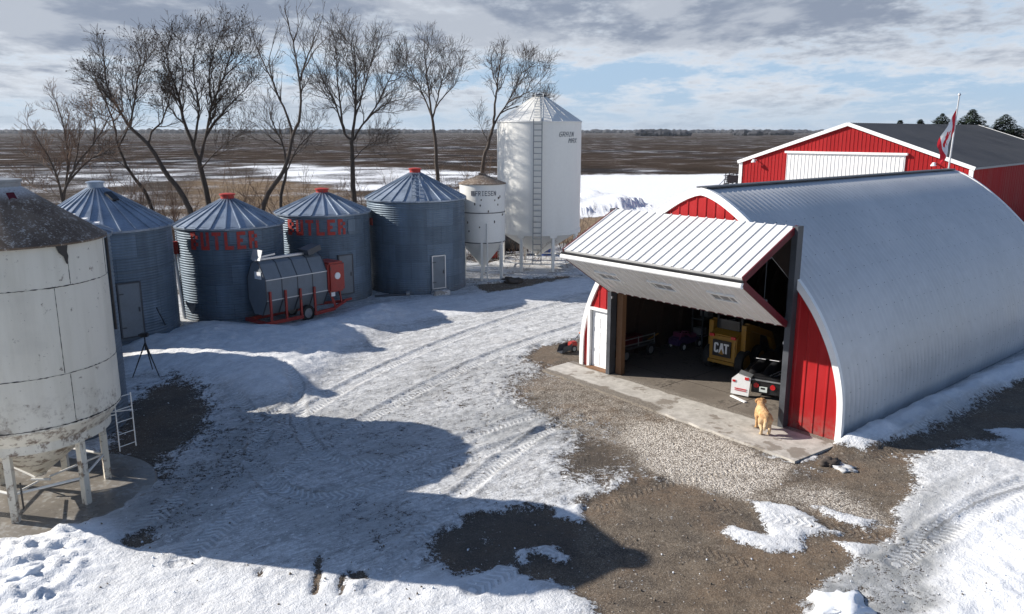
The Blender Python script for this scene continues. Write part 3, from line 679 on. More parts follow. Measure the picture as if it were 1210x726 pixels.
for i in range(7):
    f = .1 + .12 * i; rr = 2.37 * (1 - f); zz = 4.5 + 1.25 * f + .07
    ld.frame((rr * math.cos(a), rr * math.sin(a), zz), (-math.sin(a) * .18, math.cos(a) * .18, 0), (.02 * math.cos(a), .02 * math.sin(a), 0), (0, 0, .02))
for sg in (-1, 1):
    off = np.array([-math.sin(a) * .18 * sg, math.cos(a) * .18 * sg, 0.]); ld.beam(np.array([2.3 * math.cos(a), 2.3 * math.sin(a), 4.62]) + off, np.array([.35 * math.cos(a), .35 * math.sin(a), 5.65]) + off, .03)
ld.build('roof_ladder', 'galv_roof', t4)
st4 = MB(); a = f4 + .42
st4.frame((2.6 * math.cos(a), 2.6 * math.sin(a), .13), (-math.sin(a) * .42, math.cos(a) * .42, 0), (math.cos(a) * .2, math.sin(a) * .2, 0), (0, 0, .13)); bevel(st4.build('door_step', 'snowpad', t4), .04)
dr = MB(); a = f4 - 1.28
for i in range(5): dr.frame((2.39 * math.cos(a + i * .05), 2.39 * math.sin(a + i * .05), 3.4), (-math.sin(a + i * .05) * .06, math.cos(a + i * .05) * .06, 0), (math.cos(a) * .02, math.sin(a) * .02, 0), (0, 0, .16))
dr.build('red_patch', 'letter_red', t4)

# ------------------------------------------------------------------ white hopper bins
HG = 'white hopper bins on legs'
def legs(root, n, r, a0, z0, z1, w, m='whitepaint'):
    for k in range(n):
        a = a0 + 2 * PI * k / n
        MB().box((r * math.cos(a), r * math.sin(a), (z0 + z1) / 2), (w, w, z1 - z0), a).build('leg', m, root)
def braces(root, n, r, a0, z, zc, rc, m, w=.06):
    for k in range(n):
        a, b = a0 + 2 * PI * k / n, a0 + 2 * PI * (k + 1) / n
        MB().tube([(r * math.cos(a), r * math.sin(a), z), (r * math.cos(b), r * math.sin(b), z)], w * .5, 6).build('brace', m, root)
def W_bin():
    R, zb, ze, zp = 1.69, 1.98, 5.55, 6.68
    t = thing('hopper_bin', (-10.0, 15.7, 0), 'stained white hopper grain bin with blackened roof, nearest at the left', 'grain bin', HG)
    MB().lathe([(R, zb), (R, zb + .02), (R, ze - .02), (R - .01, ze), (R - .1, ze + .01)], 96).build('wall', 'worn', t, 40)
    MB().lathe([(R + .07, ze - .055), (R + .075, ze - .02), (.34, zp - .14), (.3, zp - .1)], 96).build('roof', 'grit', t, 40)
    c = MB(); c.lathe([(.34, zp - .16), (.34, zp - .06), (.37, zp - .05), (.37, zp), (.1, zp + .03), (.01, zp + .03)], 32); c.build('roof_cap', 'toolgrey', t, 40)
    h = MB(); a = facing(-10, 15.7) + .28; n_ = np.array([math.cos(a), math.sin(a), 0]); tt = np.array([-math.sin(a), math.cos(a), 0]); dn = np.array([n_[0] * 1.46, n_[1] * 1.46, -1.13]); dn /= np.linalg.norm(dn); nn = np.cross(tt, dn)
    cpos = n_ * .62 + np.array([0, 0, ze + (zp - ze) * (1 - .62 / R) + .05]); h.frame(cpos, tt * .07, dn * .19, nn * .02); h.build('roof_flap', 'maroon', t)
    # rust streaked tear at the eave
    fl = MB(); a = facing(-10, 15.7) + .50
    fl.add([(1.70 * math.cos(a + q / 1.8), 1.70 * math.sin(a + q / 1.8), z) for q, z in ((-.1, 5.5), (.14, 5.5), (.11, 5.36), (.13, 5.28), (.09, 5.13), (.04, 5.28), (-.05, 5.36))] + [(1.725 * math.cos(a + q / 1.8), 1.725 * math.sin(a + q / 1.8), z) for q, z in ((-.1, 5.5), (.14, 5.5), (.11, 5.36), (.13, 5.28), (.09, 5.13), (.04, 5.28), (-.05, 5.36))],
           [(7, 8, 9, 10, 11, 12, 13)] + [(i, (i + 1) % 7, 7 + (i + 1) % 7, 7 + i) for i in range(7)])
    fl.build('torn_flashing', 'black', t)
    rs = random.Random(4)
    def seam(z, wd=.0075):
        s_ = MB(); n = 200; vs = []
        for i in range(n):
            a = 2 * PI * i / n; k = wd * rs.choice((.12, .3, .6, 1, 1, 1.5)); dz = rs.uniform(-.005, .005)
            vs += [((R + o) * math.cos(a), (R + o) * math.sin(a), z + dz + e) for e, o in ((-k, -.004), (-k, .006), (k, .006), (k, -.004))]
        s_.add(vs, [(i * 4 + q, ((i + 1) % n) * 4 + q, ((i + 1) % n) * 4 + q + 1, i * 4 + q + 1) for i in range(n) for q in range(3)])
        s_.build('seam', 'black', t)
    seam(4.72); seam(3.02); seam(2.02, .012)
    fa = facing(-10, 15.7)
    for a, z0, z1 in ((fa + .57, 4.74, 5.4), (fa + .38, 3.04, 4.7), (fa + .44, 2.05, 3.0), (fa - .6, 3.04, 4.7), (fa + 1.3, 4.74, 5.5)):
        k = 26; vs = []
        for i in range(k + 1):
            w = rs.choice((.001, .002, .004, .006)); z = z0 + (z1 - z0) * i / k
            vs += [((R + o) * math.cos(a + e / R), (R + o) * math.sin(a + e / R), z) for e, o in ((-w, -.002), (-w, .006), (w, .006), (w, -.002))]
        MB().add(vs, [(i * 4 + q, i * 4 + q + 1, (i + 1) * 4 + q + 1, (i + 1) * 4 + q) for i in range(k) for q in range(3)]).build('panel_joint', 'black', t)
    MB().lathe([(R, 1.99), (1.42, 1.62), (1.28, 1.5), (.14, .56), (.12, .50), (.01, .50)], 96).build('hopper', 'worn', t, 30)
    rg = MB(); rg.lathe([(1.36, 1.48), (1.45, 1.48), (1.45, 1.72), (1.36, 1.72), (1.36, 1.48)], 72); rg.build('support_ring', 'worn', t, 30)
    hs = MB()
    for k in range(12):
        a = 2 * PI * k / 12 + .1; hs.beam((1.30 * math.cos(a), 1.30 * math.sin(a), 1.52), (.17 * math.cos(a), .17 * math.sin(a), .60), .022, .014)
    parts(hs, 'hopper_seam', 'worn', t)
    legs(t, 6, 1.27, math.radians(-81), .04, 1.55, .13, 'worn'); braces(t, 6, 1.24, math.radians(-81), .62, .5, .12, 'whitepaint', .055)
    dg = MB()
    for k in range(3):
        a = math.radians(-81) + 2 * PI * k / 3; dg.tube([(1.22 * math.cos(a), 1.22 * math.sin(a), .62), (.16 * math.cos(a), .16 * math.sin(a), .40)], .022, 6)
    dg.tube([(-.2, 0, .38), (.2, 0, .38)], .03, 6); dg.build('slide_gate', 'whitepaint', t)
    ch = MB(); a = math.radians(-81) + .12; ch.tube([(1.24 * math.cos(a), 1.24 * math.sin(a), z) for z in (.85, .7, .5, .3)], .018, 5); ch.build('gate_chain', 'black', t)
    # side ladder on the right hand legs
    l = MB(); p = [(1.42, .62), (1.62, .95)]
    for q in p: l.tube([(q[0], q[1], .75), (q[0], q[1], 2.0)], .013, 6)
    for i in range(5): l.tube([(p[0][0], p[0][1], .85 + i * .28), (p[1][0], p[1][1], .85 + i * .28)], .010, 5)
    for q in p: l.tube([(q[0], q[1], 1.6), (1.2, q[1] * .8, 1.6)], .014, 5)
    l.build('ladder', 'whitepaint', t)
W_bin()
def F_bin():
    R = 1.17; t = thing('hopper_bin', (-1.53, 41.3, 0), 'small white hopper bin with rusty roof between the plain steel bin and the tall one', 'grain bin', HG)
    MB().lathe([(R, 2.0), (R, 5.0), (R - .05, 5.01)], 56).build('wall', 'whitepaint', t, 40)
    MB().lathe([(R + .06, 4.96), (R + .06, 5.0), (.2, 5.40), (.18, 5.48), (.01, 5.5)], 40).build('roof', 'grit', t, 30)
    MB().lathe([(R, 2.0), (.14, .72), (.12, .62), (.01, .62)], 40).build('hopper', 'whitepaint', t, 30)
    hoop_seams(t, R - .005, (3.55, 2.03), 'steel_dark', .022, 'seam')
    legs(t, 6, R - .04, .52, .06, 2.05, .11, 'whitepaint'); braces(t, 6, R - .05, .52, .55, 0, 0, 'whitepaint', .05)
    fa = facing(-1.53, 41.3); lt = MB(); w, gp = .125, .035; L_ = 7 * w + 6 * gp
    letters_cyl(lt, 'FRIESEN', R + .004, fa - L_ / 2 / R + .16, 4.42, .24, w, gp, .01)
    a = fa - L_ / 2 / R + .05; lt.frame(((R + .008) * math.cos(a), (R + .008) * math.sin(a), 4.54), (-math.sin(a) * .1, math.cos(a) * .1, 0), (math.cos(a) * .006, math.sin(a) * .006, 0), (0, 0, .12))
    lt.build('lettering', 'grey_sign', t)
    pp = MB(); a = fa + .18; q = np.array([math.cos(a), math.sin(a)]) * (R + .12)
    pp.tube([(q[0], q[1], 3.0), (q[0], q[1], .08)], .035, 8); pp.tube([(q[0], q[1], 3.0), (q[0] * .9, q[1] * .9, 3.0)], .03, 6); pp.build('downpipe', 'whitepaint', t)
    rs = random.Random(2); ru = MB()
    for i in range(16):
        a = fa + rs.uniform(-1.2, 1.2); z = rs.choice([rs.uniform(2.6, 3.5), rs.uniform(3.5, 4.4)]); ru.frame(((R + .003) * math.cos(a), (R + .003) * math.sin(a), z), (-math.sin(a) * .03, math.cos(a) * .03, 0), (math.cos(a) * .004, math.sin(a) * .004, 0), (0, 0, rs.uniform(.02, .07)))
    parts(ru, 'rust_spot', 'mud', t)
F_bin()
def G_bin():
    R, zb, ze, zp = 2.32, 2.12, 8.1, 9.42; t = thing('hopper_bin', (1.5, 44.9, 0), 'tall clean white hopper bin with full height ladder and dark lettering', 'grain bin', HG)
    MB().lathe([(R, zb), (R, ze), (R - .05, ze + .005)], 96).build('wall', 'whitepaint', t, 40)
    mb = MB(); mb.lathe([(R + .04, ze - .05), (R + .04, ze), (.36, zp)], 48)
    for j in range(24):
        a = 2 * PI * j / 24; mb.beam(((R + .03) * math.cos(a), (R + .03) * math.sin(a), ze + .015), (.36 * math.cos(a), .36 * math.sin(a), zp + .012), .022, .014)
    mb.build('roof', 'whitepaint', t, 20)
    MB().lathe([(.4, zp - .06), (.4, zp + .1), (.05, zp + .16), (.01, zp + .16)], 28).build('roof_cap', 'black', t)
    MB().lathe([(R - .01, zb + .02), (.2, .78), (.18, .62), (.01, .62)], 64).build('hopper', 'whitepaint', t, 30)
    MB().lathe([(R + .002, zb - .04), (R + .035, zb - .04), (R + .035, zb + .16), (R + .002, zb + .16)], 96).build('support_ring', 'whitepaint', t, 30)
    n = 8; a0 = facing(1.5, 44.9) + .36
    for k in range(n):
        a = a0 + 2 * PI * k / n; l = MB(); l.box(((R - .08) * math.cos(a), (R - .08) * math.sin(a), 1.08), (.14, .14, 2.0), a)
        l.frame(((R - .06) * math.cos(a), (R - .06) * math.sin(a), 2.02), (-math.sin(a) * .2, math.cos(a) * .2, 0), (math.cos(a) * .06, math.sin(a) * .06, 0), (0, 0, .07)); l.build('leg', 'whitepaint', t)
    braces(t, n, R - .1, a0, .5, 0, 0, 'whitepaint', .06)
    fa = facing(1.5, 44.9); a = fa - .03; o = np.array([math.cos(a), math.sin(a), 0]); tt = np.array([-o[1], o[0], 0]); l = MB()
    for sg in (-1, 1): l.beam(o * (R + .16) + tt * sg * .22 + np.array([0, 0, .55]), o * (R + .16) + tt * sg * .22 + np.array([0, 0, ze + .1]), .05)
    for i in range(25): l.beam(o * (R + .16) - tt * .22 + np.array([0, 0, .75 + .3 * i]), o * (R + .16) + tt * .22 + np.array([0, 0, .75 + .3 * i]), .04)
    for z in (2.3, 4.2, 6.1, 7.9): l.beam(o * R + np.array([0, 0, z]) + tt * .22, o * (R + .16) + tt * .22 + np.array([0, 0, z]), .03); l.beam(o * R + np.array([0, 0, z]) - tt * .22, o * (R + .16) - tt * .22 + np.array([0, 0, z]), .03)
    l.build('ladder', 'toolgrey', t)
    l = MB()
    for sg in (-1, 1): l.beam(o * (R + .1) + tt * sg * .22 + np.array([0, 0, ze + .15]), o * .42 + tt * sg * .22 + np.array([0, 0, zp + .12]), .04)
    for i in range(9): f = i / 9; q = o * (R + .1 - (R - .32) * f) + np.array([0, 0, ze + .17 + (zp - ze) * f]); l.beam(q - tt * .22, q + tt * .22, .035)
    l.build('roof_ladder', 'whitepaint', t)
    lt = MB(); w, gp = .125, .03
    letters_cyl(lt, 'GRAIN', R + .004, fa + .46, 7.30, .26, .17, .04, .01, .25)
    letters_cyl(lt, 'MAX', R + .004, fa + .46 + .62 / R, 6.98, .24, .20, .05, .01, .25)
    lt.build('lettering', 'grey_sign', t)
G_bin()

# ------------------------------------------------------------------ arched barn
ARC = [(4.385, 0), (4.39, .6), (4.34, 1.3), (4.14, 2.09), (3.78, 2.88), (3.38, 3.50), (2.9, 4.05), (2.2, 4.74), (1.4, 5.38), (.75, 5.79), (.28, 5.99), (0, 6.05)]
def smooth_curve(P, k=5):
    out = []
    for i in range(len(P) - 1):
        p0, p1, p2, p3 = [np.array(P[max(0, min(len(P) - 1, j))], float) for j in (i - 1, i, i + 1, i + 2)]
        for t in np.linspace(0, 1, k, endpoint=False): out.append(.5 * (2 * p1 + (p2 - p0) * t + (2 * p0 - 5 * p1 + 4 * p2 - p3) * t * t + (3 * p1 - p0 - 3 * p2 + p3) * t ** 3))
    out.append(np.array(P[-1], float)); return out
_half = smooth_curve(ARC); ARCH = [(p[0], p[1]) for p in _half] + [(-p[0], p[1]) for p in _half[-2::-1]]
ARCH = [(4.385 + a, b) for a, b in ARCH]                  # s from the left base corner, right base first
def arch_z(s):
    pts = sorted([(a, b) for a, b in ARCH]); S = [a for a, _ in pts]; Zs = [b for _, b in pts]
    return float(np.interp(s, S, Zs))
def arch_off(o):
    r = []
    for i, p in enumerate(ARCH):
        d = np.array(ARCH[min(i + 1, len(ARCH) - 1)]) - np.array(ARCH[max(i - 1, 0)]); d /= np.linalg.norm(d)
        r.append((p[0] + d[1] * o, p[1] - d[0] * o))
    return r
def barn_build():
    t = thing('arched_barn', (BL[0], BL[1], 0), 'round roofed galvanised barn with red end wall and raised folding door', 'barn', rz=BROT)
    # shell: ribbed sheets
    mb = MB(); pitch = .24; ny = int(BLEN / pitch) * 8
    prof = ARCH; n = len(prof); off = arch_off(1.0)
    vs = []; 
    for j in range(ny + 1):
        y = BLEN * j / ny; ph = (y / pitch) % 1; r = .012 * max(0, 1 - abs(ph - .5) / .28) ** .8 if abs(ph - .5) < .28 else 0
        for i in range(n):
            dx, dz = off[i][0] - prof[i][0], off[i][1] - prof[i][1]
            vs.append((prof[i][0] + dx * r, y, prof[i][1] + dz * r))
    fs = [(j * n + i, j * n + i + 1, (j + 1) * n + i + 1, (j + 1) * n + i) for j in range(ny) for i in range(n - 1)]
    mb.add(vs, fs)
    # bolt rows along the sheets
    cl = np.cumsum([0] + [math.dist(prof[i], prof[i + 1]) for i in range(n - 1)])
    for L_ in np.arange(.55, cl[-1], .62):
        i = int(np.searchsorted(cl, L_)) - 1; f = (L_ - cl[i]) / (cl[i + 1] - cl[i])
        p = np.array(prof[i]) * (1 - f) + np.array(prof[i + 1]) * f; d = np.array(off[i]) - np.array(prof[i])
        if p[0] < 3.5: continue
        q = p + d * .008; tg = np.array([d[1], -d[0]])
        for y in np.arange(.12, BLEN, .48): mb.frame((q[0], y, q[1]), (tg[0] * .010, 0, tg[1] * .010), (0, .010, 0), (d[0] * .008, 0, d[1] * .008), 1)
    mb.build('roof_shell', ['quonset', 'steel_dark'], t, 50)
    # inner lining
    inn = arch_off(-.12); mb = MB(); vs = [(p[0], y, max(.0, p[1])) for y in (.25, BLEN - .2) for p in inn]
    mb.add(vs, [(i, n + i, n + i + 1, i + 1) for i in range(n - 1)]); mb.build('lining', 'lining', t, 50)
    rib = MB()
    for y in np.arange(1.2, BLEN, 1.2):
        i2 = arch_off(-.28)
        vs = [(p[0], y + dy, max(0, p[1])) for dy in (-.025, .025) for p in inn] + [(p[0], y + dy, max(0, p[1])) for dy in (-.025, .025) for p in i2]
        fs = [(i, i + 1, 2 * n + i + 1, 2 * n + i) for i in range(n - 1)] + [(n + i, 3 * n + i, 3 * n + i + 1, n + i + 1) for i in range(n - 1)] + [(2 * n + i, 2 * n + i + 1, 3 * n + i + 1, 3 * n + i) for i in range(n - 1)]
        rib.add(vs, fs)
    parts(rib, 'arch_rafter', 'lining', t)
    # ridge strip
    rg = MB(); rg.box((4.385, BLEN / 2, 6.09), (.34, BLEN + .1, .04)); rg.build('ridge_cap', 'steel_dark', t)
    # front end wall: vertical ribbed siding with the two openings left free
    def siding(y0, sgn, holes, m, name):
        mb = MB(); S = []; s = .0
        while s < 8.77:
            k = s % .3; S.append(s); s += .0
            s = round(s + .02, 4)
        cols = []
        for s in S:
            k = s % .3; off_ = .022 if k < .045 else 0.0
            cols.append((s, y0 - sgn * off_, off_))
        prev = None
        for (s0, ya, _), (s1, yb, _) in zip(cols, cols[1:]):
            sm = (s0 + s1) / 2; zt0, zt1 = arch_z(s0) - .02, arch_z(s1) - .02; zb = 0.0
            for (h0, h1, hz) in holes:
                if h0 < sm < h1: zb = max(zb, hz)
            if min(zt0, zt1) <= zb + .01: continue
            k0 = len(mb.v)
            if prev and prev[0] == s0 and prev[1] == zb:
                mb.v += [(s1, yb, zb), (s1, yb, zt1)]; a_, d_, b_, c_ = k0 - 2, k0 - 1, k0, k0 + 1
            else:
                mb.v += [(s0, ya, zb), (s0, ya, zt0), (s1, yb, zb), (s1, yb, zt1)]; a_, d_, b_, c_ = k0, k0 + 1, k0 + 2, k0 + 3
            mb.f.append((a_, b_, c_, d_) if sgn > 0 else (d_, c_, b_, a_)); mb.mi.append(0); prev = (s1, zb)
        return parts(mb, name, m, t)
    siding(0.0, 1, [(1.22, 7.34, 5.12), (.28, 1.16, 1.98)], 'red', 'end_wall')
    siding(BLEN, -1, [], 'red', 'end_wall')
    # arch trim at both ends
    for y0, y1 in ((-.07, .06), (BLEN - .06, BLEN + .07)):
        oA, oB = arch_off(.15), arch_off(.03); iA, iB = arch_off(0), arch_off(-.17); mb = MB(); vs = []
        o1 = [tuple(np.array(a_) * (1 - w_) + np.array(b_) * w_) for a_, b_, w_ in ((p, q, min(1, max(0, p[1] / 4.5) ** 2)) for p, q in zip(oA, oB))]
        o2 = [tuple(np.array(a_) * (1 - w_) + np.array(b_) * w_) for a_, b_, w_ in ((p, q, min(1, max(0, p[1] / 4.5) ** 2)) for p, q in zip(iA, iB))]
        for p, q in zip(o1, o2): vs += [(p[0], y0, p[1]), (p[0], y1, p[1]), (q[0], y1, q[1]), (q[0], y0, q[1])]
        fs = [(i * 4 + k, (i + 1) * 4 + k, (i + 1) * 4 + (k + 1) % 4, i * 4 + (k + 1) % 4) for i in range(n - 1) for k in range(4)]
        mb.add(vs, fs); mb.build('arch_trim', 'whitetrim', t, 40)
    # door frame
    for s_, sx in ((1.26, .15), (7.37, .16)): MB().box((s_, -.10, 2.66), (sx, .26, 5.28)).build('door_post', 'steel_dark', t)
    MB().box((4.31, -.06, 5.17), (5.95, .14, .18)).build('header_beam', 'steel_dark', t)
    for pts in ([(7.29, 3.9), (7.29, 5.08), (5.4, 5.08), (5.75, 5.06), (6.55, 4.60), (7.05, 4.15)], [(1.34, 3.9), (1.58, 4.15), (2.08, 4.60), (2.88, 5.06), (3.2, 5.08), (1.34, 5.08)]):
        k = len(pts); MB().add([(a_, y_, b_) for y_ in (-.13, -.09) for a_, b_ in pts], [tuple(range(k)), tuple(range(2 * k - 1, k - 1, -1))] + [(i, (i + 1) % k, k + (i + 1) % k, k + i) for i in range(k)]).build('corner_infill', 'lining', t)
    MB().box((1.48, .12, 2.5), (.22, .18, 4.95)).build('door_jamb', 'wood', t); MB().box((7.2, .13, 2.5), (.12, .16, 4.95)).build('door_jamb', 'wood', t)
    bk = MB(); bk.box((1.345, -.2, 2.55), (.03, .06, .07)); bk.box((7.28, -.2, 2.3), (.03, .06, .07)); parts(bk, 'latch', 'chrome', t)
    # walk door
    d = MB(); d.box((.72, .055, 1.0), (.80, .045, 1.92))
    for r_ in range(3):
        for c_ in range(2):
            hh = (.42, .56, .34)[r_]; zc = (.36, .98, 1.56)[r_]; d.box((.53 + c_ * .37, .030, zc), (.27, .02, hh))
    wd = d.build('walk_door', 'white', t)
    f = MB(); f.box((.25, -.02, 1.01), (.10, .12, 2.0)); f.box((1.15, -.02, 1.01), (.08, .12, 2.0)); f.box((.70, -.02, 2.02), (1.0, .121, .09)); f.build('door_frame', 'whitetrim', wd)
    MB().tube([(1.03, .02, .98), (1.03, -.05, .98)], .028, 8).build('handle', 'chrome', wd)
    MB().box((.72, -.08, .065), (.9, .26, .04)).build('threshold', 'wood', wd)
    # folding door: two ribbed leaves
    def leaf(y0, z0, y1, z1, thick, outm, upper):
        a = np.array([1.34, y0, z0]); L_ = 5.98; q = np.array([0, y1 - y0, z1 - z0]); ql = np.linalg.norm(q); q /= ql
        nrm = np.cross(np.array([1., 0, 0]), q)
        if (upper and nrm[2] < 0) or (not upper and nrm[2] > 0): nrm = -nrm       # outer face: up for the upper leaf, down/out for the lower one
        mb = MB(); ns = int(L_ / .02)
        pr = [(i * L_ / ns, .028 if (i * L_ / ns) % .3 < .05 else (.0 if (i * L_ / ns) % .1 > .02 else .004)) for i in range(ns + 1)]
        vs = []
        for s_, h in pr: vs += [a + np.array([s_, 0, 0]) + nrm * (thick / 2 + h), a + np.array([s_, 0, 0]) + nrm * (thick / 2 + h) + q * ql]
        mb.add(vs, [(2 * i, 2 * i + 2, 2 * i + 3, 2 * i + 1) for i in range(ns)])
        c = a + np.array([L_ / 2, 0, 0]) + q * ql / 2
        mb.frame(c - nrm * .005, (L_ / 2, 0, 0), q * ql / 2, nrm * (thick / 2), 0)
        p = mb.build('door_panel', outm, t)
        ed = MB()
        for s_ in (-.02, L_ + .02): ed.frame(a + np.array([s_, 0, 0]) + q * ql / 2, (.022, 0, 0), q * (ql / 2 + .01), nrm * (thick / 2 + .035))
        parts(ed, 'edge_trim', 'maroon', p)
        return p, a, q, nrm, ql, L_
    up = leaf(-.10, 5.24, -2.30, 4.20, .09, 'whiterib', True)
    lo = leaf(-2.30, 4.10, -.26, 2.80, .09, 'whiterib', False)
    # rounded white lip on the fold and black weather seal
    MB().tube([(1.3, -2.36, 4.06), (7.36, -2.36, 4.06)], .075, 10).build('fold_trim', 'whitetrim', lo[0], 40)
    MB().box((4.33, -2.36, 4.165), (6.05, .09, .05)).build('weather_seal', 'black', up[0])
    MB().box((4.33, -.24, 2.76), (6.0, .06, .05)).build('bottom_trim', 'maroon', lo[0])
    fr = MB()                                           # inner steel framing of the leaves
    for P in (up, lo):
        p, a, q, nrm, ql, L_ = P
        for f in (.02, .5, .97): fr.frame(a + np.array([L_ / 2, 0, 0]) + q * ql * f - nrm * .10, (L_ / 2, 0, 0), q * .04, nrm * .045)
    parts(fr, 'leaf_frame', 'steel_dark', t)
    p, a, q, nrm, ql, L_ = lo
    for s_ in (1.05, 3.0, 4.95):
        c = a + np.array([s_, 0, 0]) + q * ql * .42 + nrm * .05
        w = MB(); ww, hh = .36, .17
        for sg in (-1, 1):
            w.frame(c + q * sg * (hh + .03), (ww + .06, 0, 0), q * .03, nrm * .045); w.frame(c + np.array([sg * (ww + .03), 0, 0]), (.03, 0, 0), q * hh, nrm * .045)
        wo = w.build('window', 'whitetrim', p); MB().frame(c, (ww, 0, 0), q * hh, nrm * .018).build('pane', 'toolgrey', wo)
    cab = MB()
    for s_ in (1.9, 4.3, 6.7): cab.tube([(s_, -.3, 5.1), (s_, -.32, 2.85)], .012, 5)
    parts(cab, 'lift_cable', 'steel_dark', t)
    # lining above the header and strip light
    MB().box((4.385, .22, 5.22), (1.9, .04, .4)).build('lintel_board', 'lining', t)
    for y in (2.6,):
        MB().box((6.0, y, 4.3), (.12, 1.3, .07)).build('strip_light', 'white', t)
    return t
barn_build()

# items in the barn ------------------------------------------------
def Bw(s, d, z=0): p = barn(s, d); return (p[0], p[1], z)
def wheel(root, c, axis, r, w, rim=True, name='wheel', rimm='toolgrey'):
    a = np.array(axis, float); a /= np.linalg.norm(a); c = np.array(c, float)
    prof = [(r * .62, -w / 2), (r * .9, -w / 2), (r, -w * .3), (r, w * .3), (r * .9, w / 2), (r * .62, w / 2)]
    u = np.cross(a, [0, 0, 1]); u /= np.linalg.norm(u); v = np.cross(a, u); n = 22; vs = []
    for rr, q in prof:
        for j in range(n): t = 2 * PI * j / n; vs.append(c + a * q + rr * (math.cos(t) * u + math.sin(t) * v))
    fs = [(i * n + j, i * n + (j + 1) % n, (i + 1) * n + (j + 1) % n, (i + 1) * n + j) for i in range(len(prof) - 1) for j in range(n)]
    o = MB().add(vs, fs).build(name, 'rubber', root, 40)
    if rim: MB().disc(c, a, r * .64, w * .7, 18).build('rim', rimm, o, 40)
    return o
def skid_steer():
    a = P0(836.5, 428, .28); b = P0(868, 435.5, .28); w = np.linalg.norm((b - a)[:2]); e = (b - a)[:2] / w
    t = thing('skid_steer_loader', (a[0], a[1], .03), 'yellow loader with a dark name panel on its back, parked in the barn', 'loader', rz=math.atan2(e[1], e[0]))
    W = w
    body = MB(); prof = [(0, .28), (0, .42), (.03, 1.22), (.30, 1.36), (1.5, 1.36), (1.5, .28)]
    vs = [(x, y, z) for x in (0, W) for y, z in prof]; n = len(prof)
    body.add(vs, [tuple(range(n)), tuple(range(n, 2 * n))[::-1]] + [(i, n + i, n + (i + 1) % n, (i + 1) % n) for i in range(n)])
    bevel(body.build('body', 'yellow', t), .03)
    pn = MB().box((W * .5, -.015, .80), (W * .66, .05, .52)).build('name_panel', 'black', t)
    # letters C A T and the triangle, cut as polygons
    def poly(pts, m, nm): 
        x0, z0 = W * .5 - W * .27, .62; sx = W * .54; sz = .38
        k = len(pts); P = [(x0 + p[0] * sx, y, z0 + p[1] * sz) for y in (-.042, -.052) for p in pts]
        return P, [tuple(range(k, 2 * k))] + [(i, (i + 1) % k, k + (i + 1) % k, k + i) for i in range(k)]
    L_ = MB()
    for pts in ([(.30, .72), (.30, .84), (.24, .95), (.08, .95), (.0, .85), (.0, .2), (.08, .1), (.24, .1), (.30, .2), (.30, .36), (.2, .36), (.2, .26), (.11, .26), (.11, .8), (.2, .8), (.2, .72)],
                [(.33, .1), (.70, .1), (.59, .95), (.44, .95)],
                [(.66, .95), (1.0, .95), (1.0, .8), (.89, .8), (.89, .1), (.77, .1), (.77, .8), (.66, .8)]):
        L_.add(*poly(pts, 0, 0))
    L_.build('lettering', 'white', pn)
    L_ = MB(); P, F = poly([(.35, .0), (.68, .0), (.515, .46)], 0, 0); P = [(x, y - .006, z) for x, y, z in P]; L_.add(P, F); L_.build('triangle', 'yellow', pn)
    for x in (.1, W - .1): MB().box((x, .0, 1.2), (.16, .05, .09)).build('tail_lamp', 'lamp_red', t)
    MB().box((W / 2, -.03, .36), (W * .96, .06, .10)).build('bumper', 'yellow', t)
    cab = MB(); 
    for x in (.06, W - .06):
        for y in (.42, 1.5): cab.beam((x, y, 1.3), (x, y, 2.05), .07)
    cab.box((W / 2, .96, 2.08), (W * .98, 1.2, .07)); cab.build('cab', 'black', t)
    MB().box((W / 2, .35, 1.5), (W * .8, .05, .35)).build('rear_window', 'glass', t)
    for x in (-.10, W + .10):
        tw = MB(); tw.box((x, .42, 1.1), (.16, .34, 1.0)); tw.beam((x, .42, 1.55), (x, 1.9, 1.05), .14, .2); tw.beam((x, 1.9, 1.05), (x, 2.2, .5), .14, .18); tw.build('lift_arm', 'yellow', t)
        for y in (.35, 1.25): wheel(t, (x, y, .40), (1, 0, 0), .40, .26, True, 'wheel', 'yellow')
    bk = MB(); bk.box((W / 2, 2.35, .3), (W + .3, .5, .5)); bk.build('bucket', 'steel_dark', t)
skid_steer()
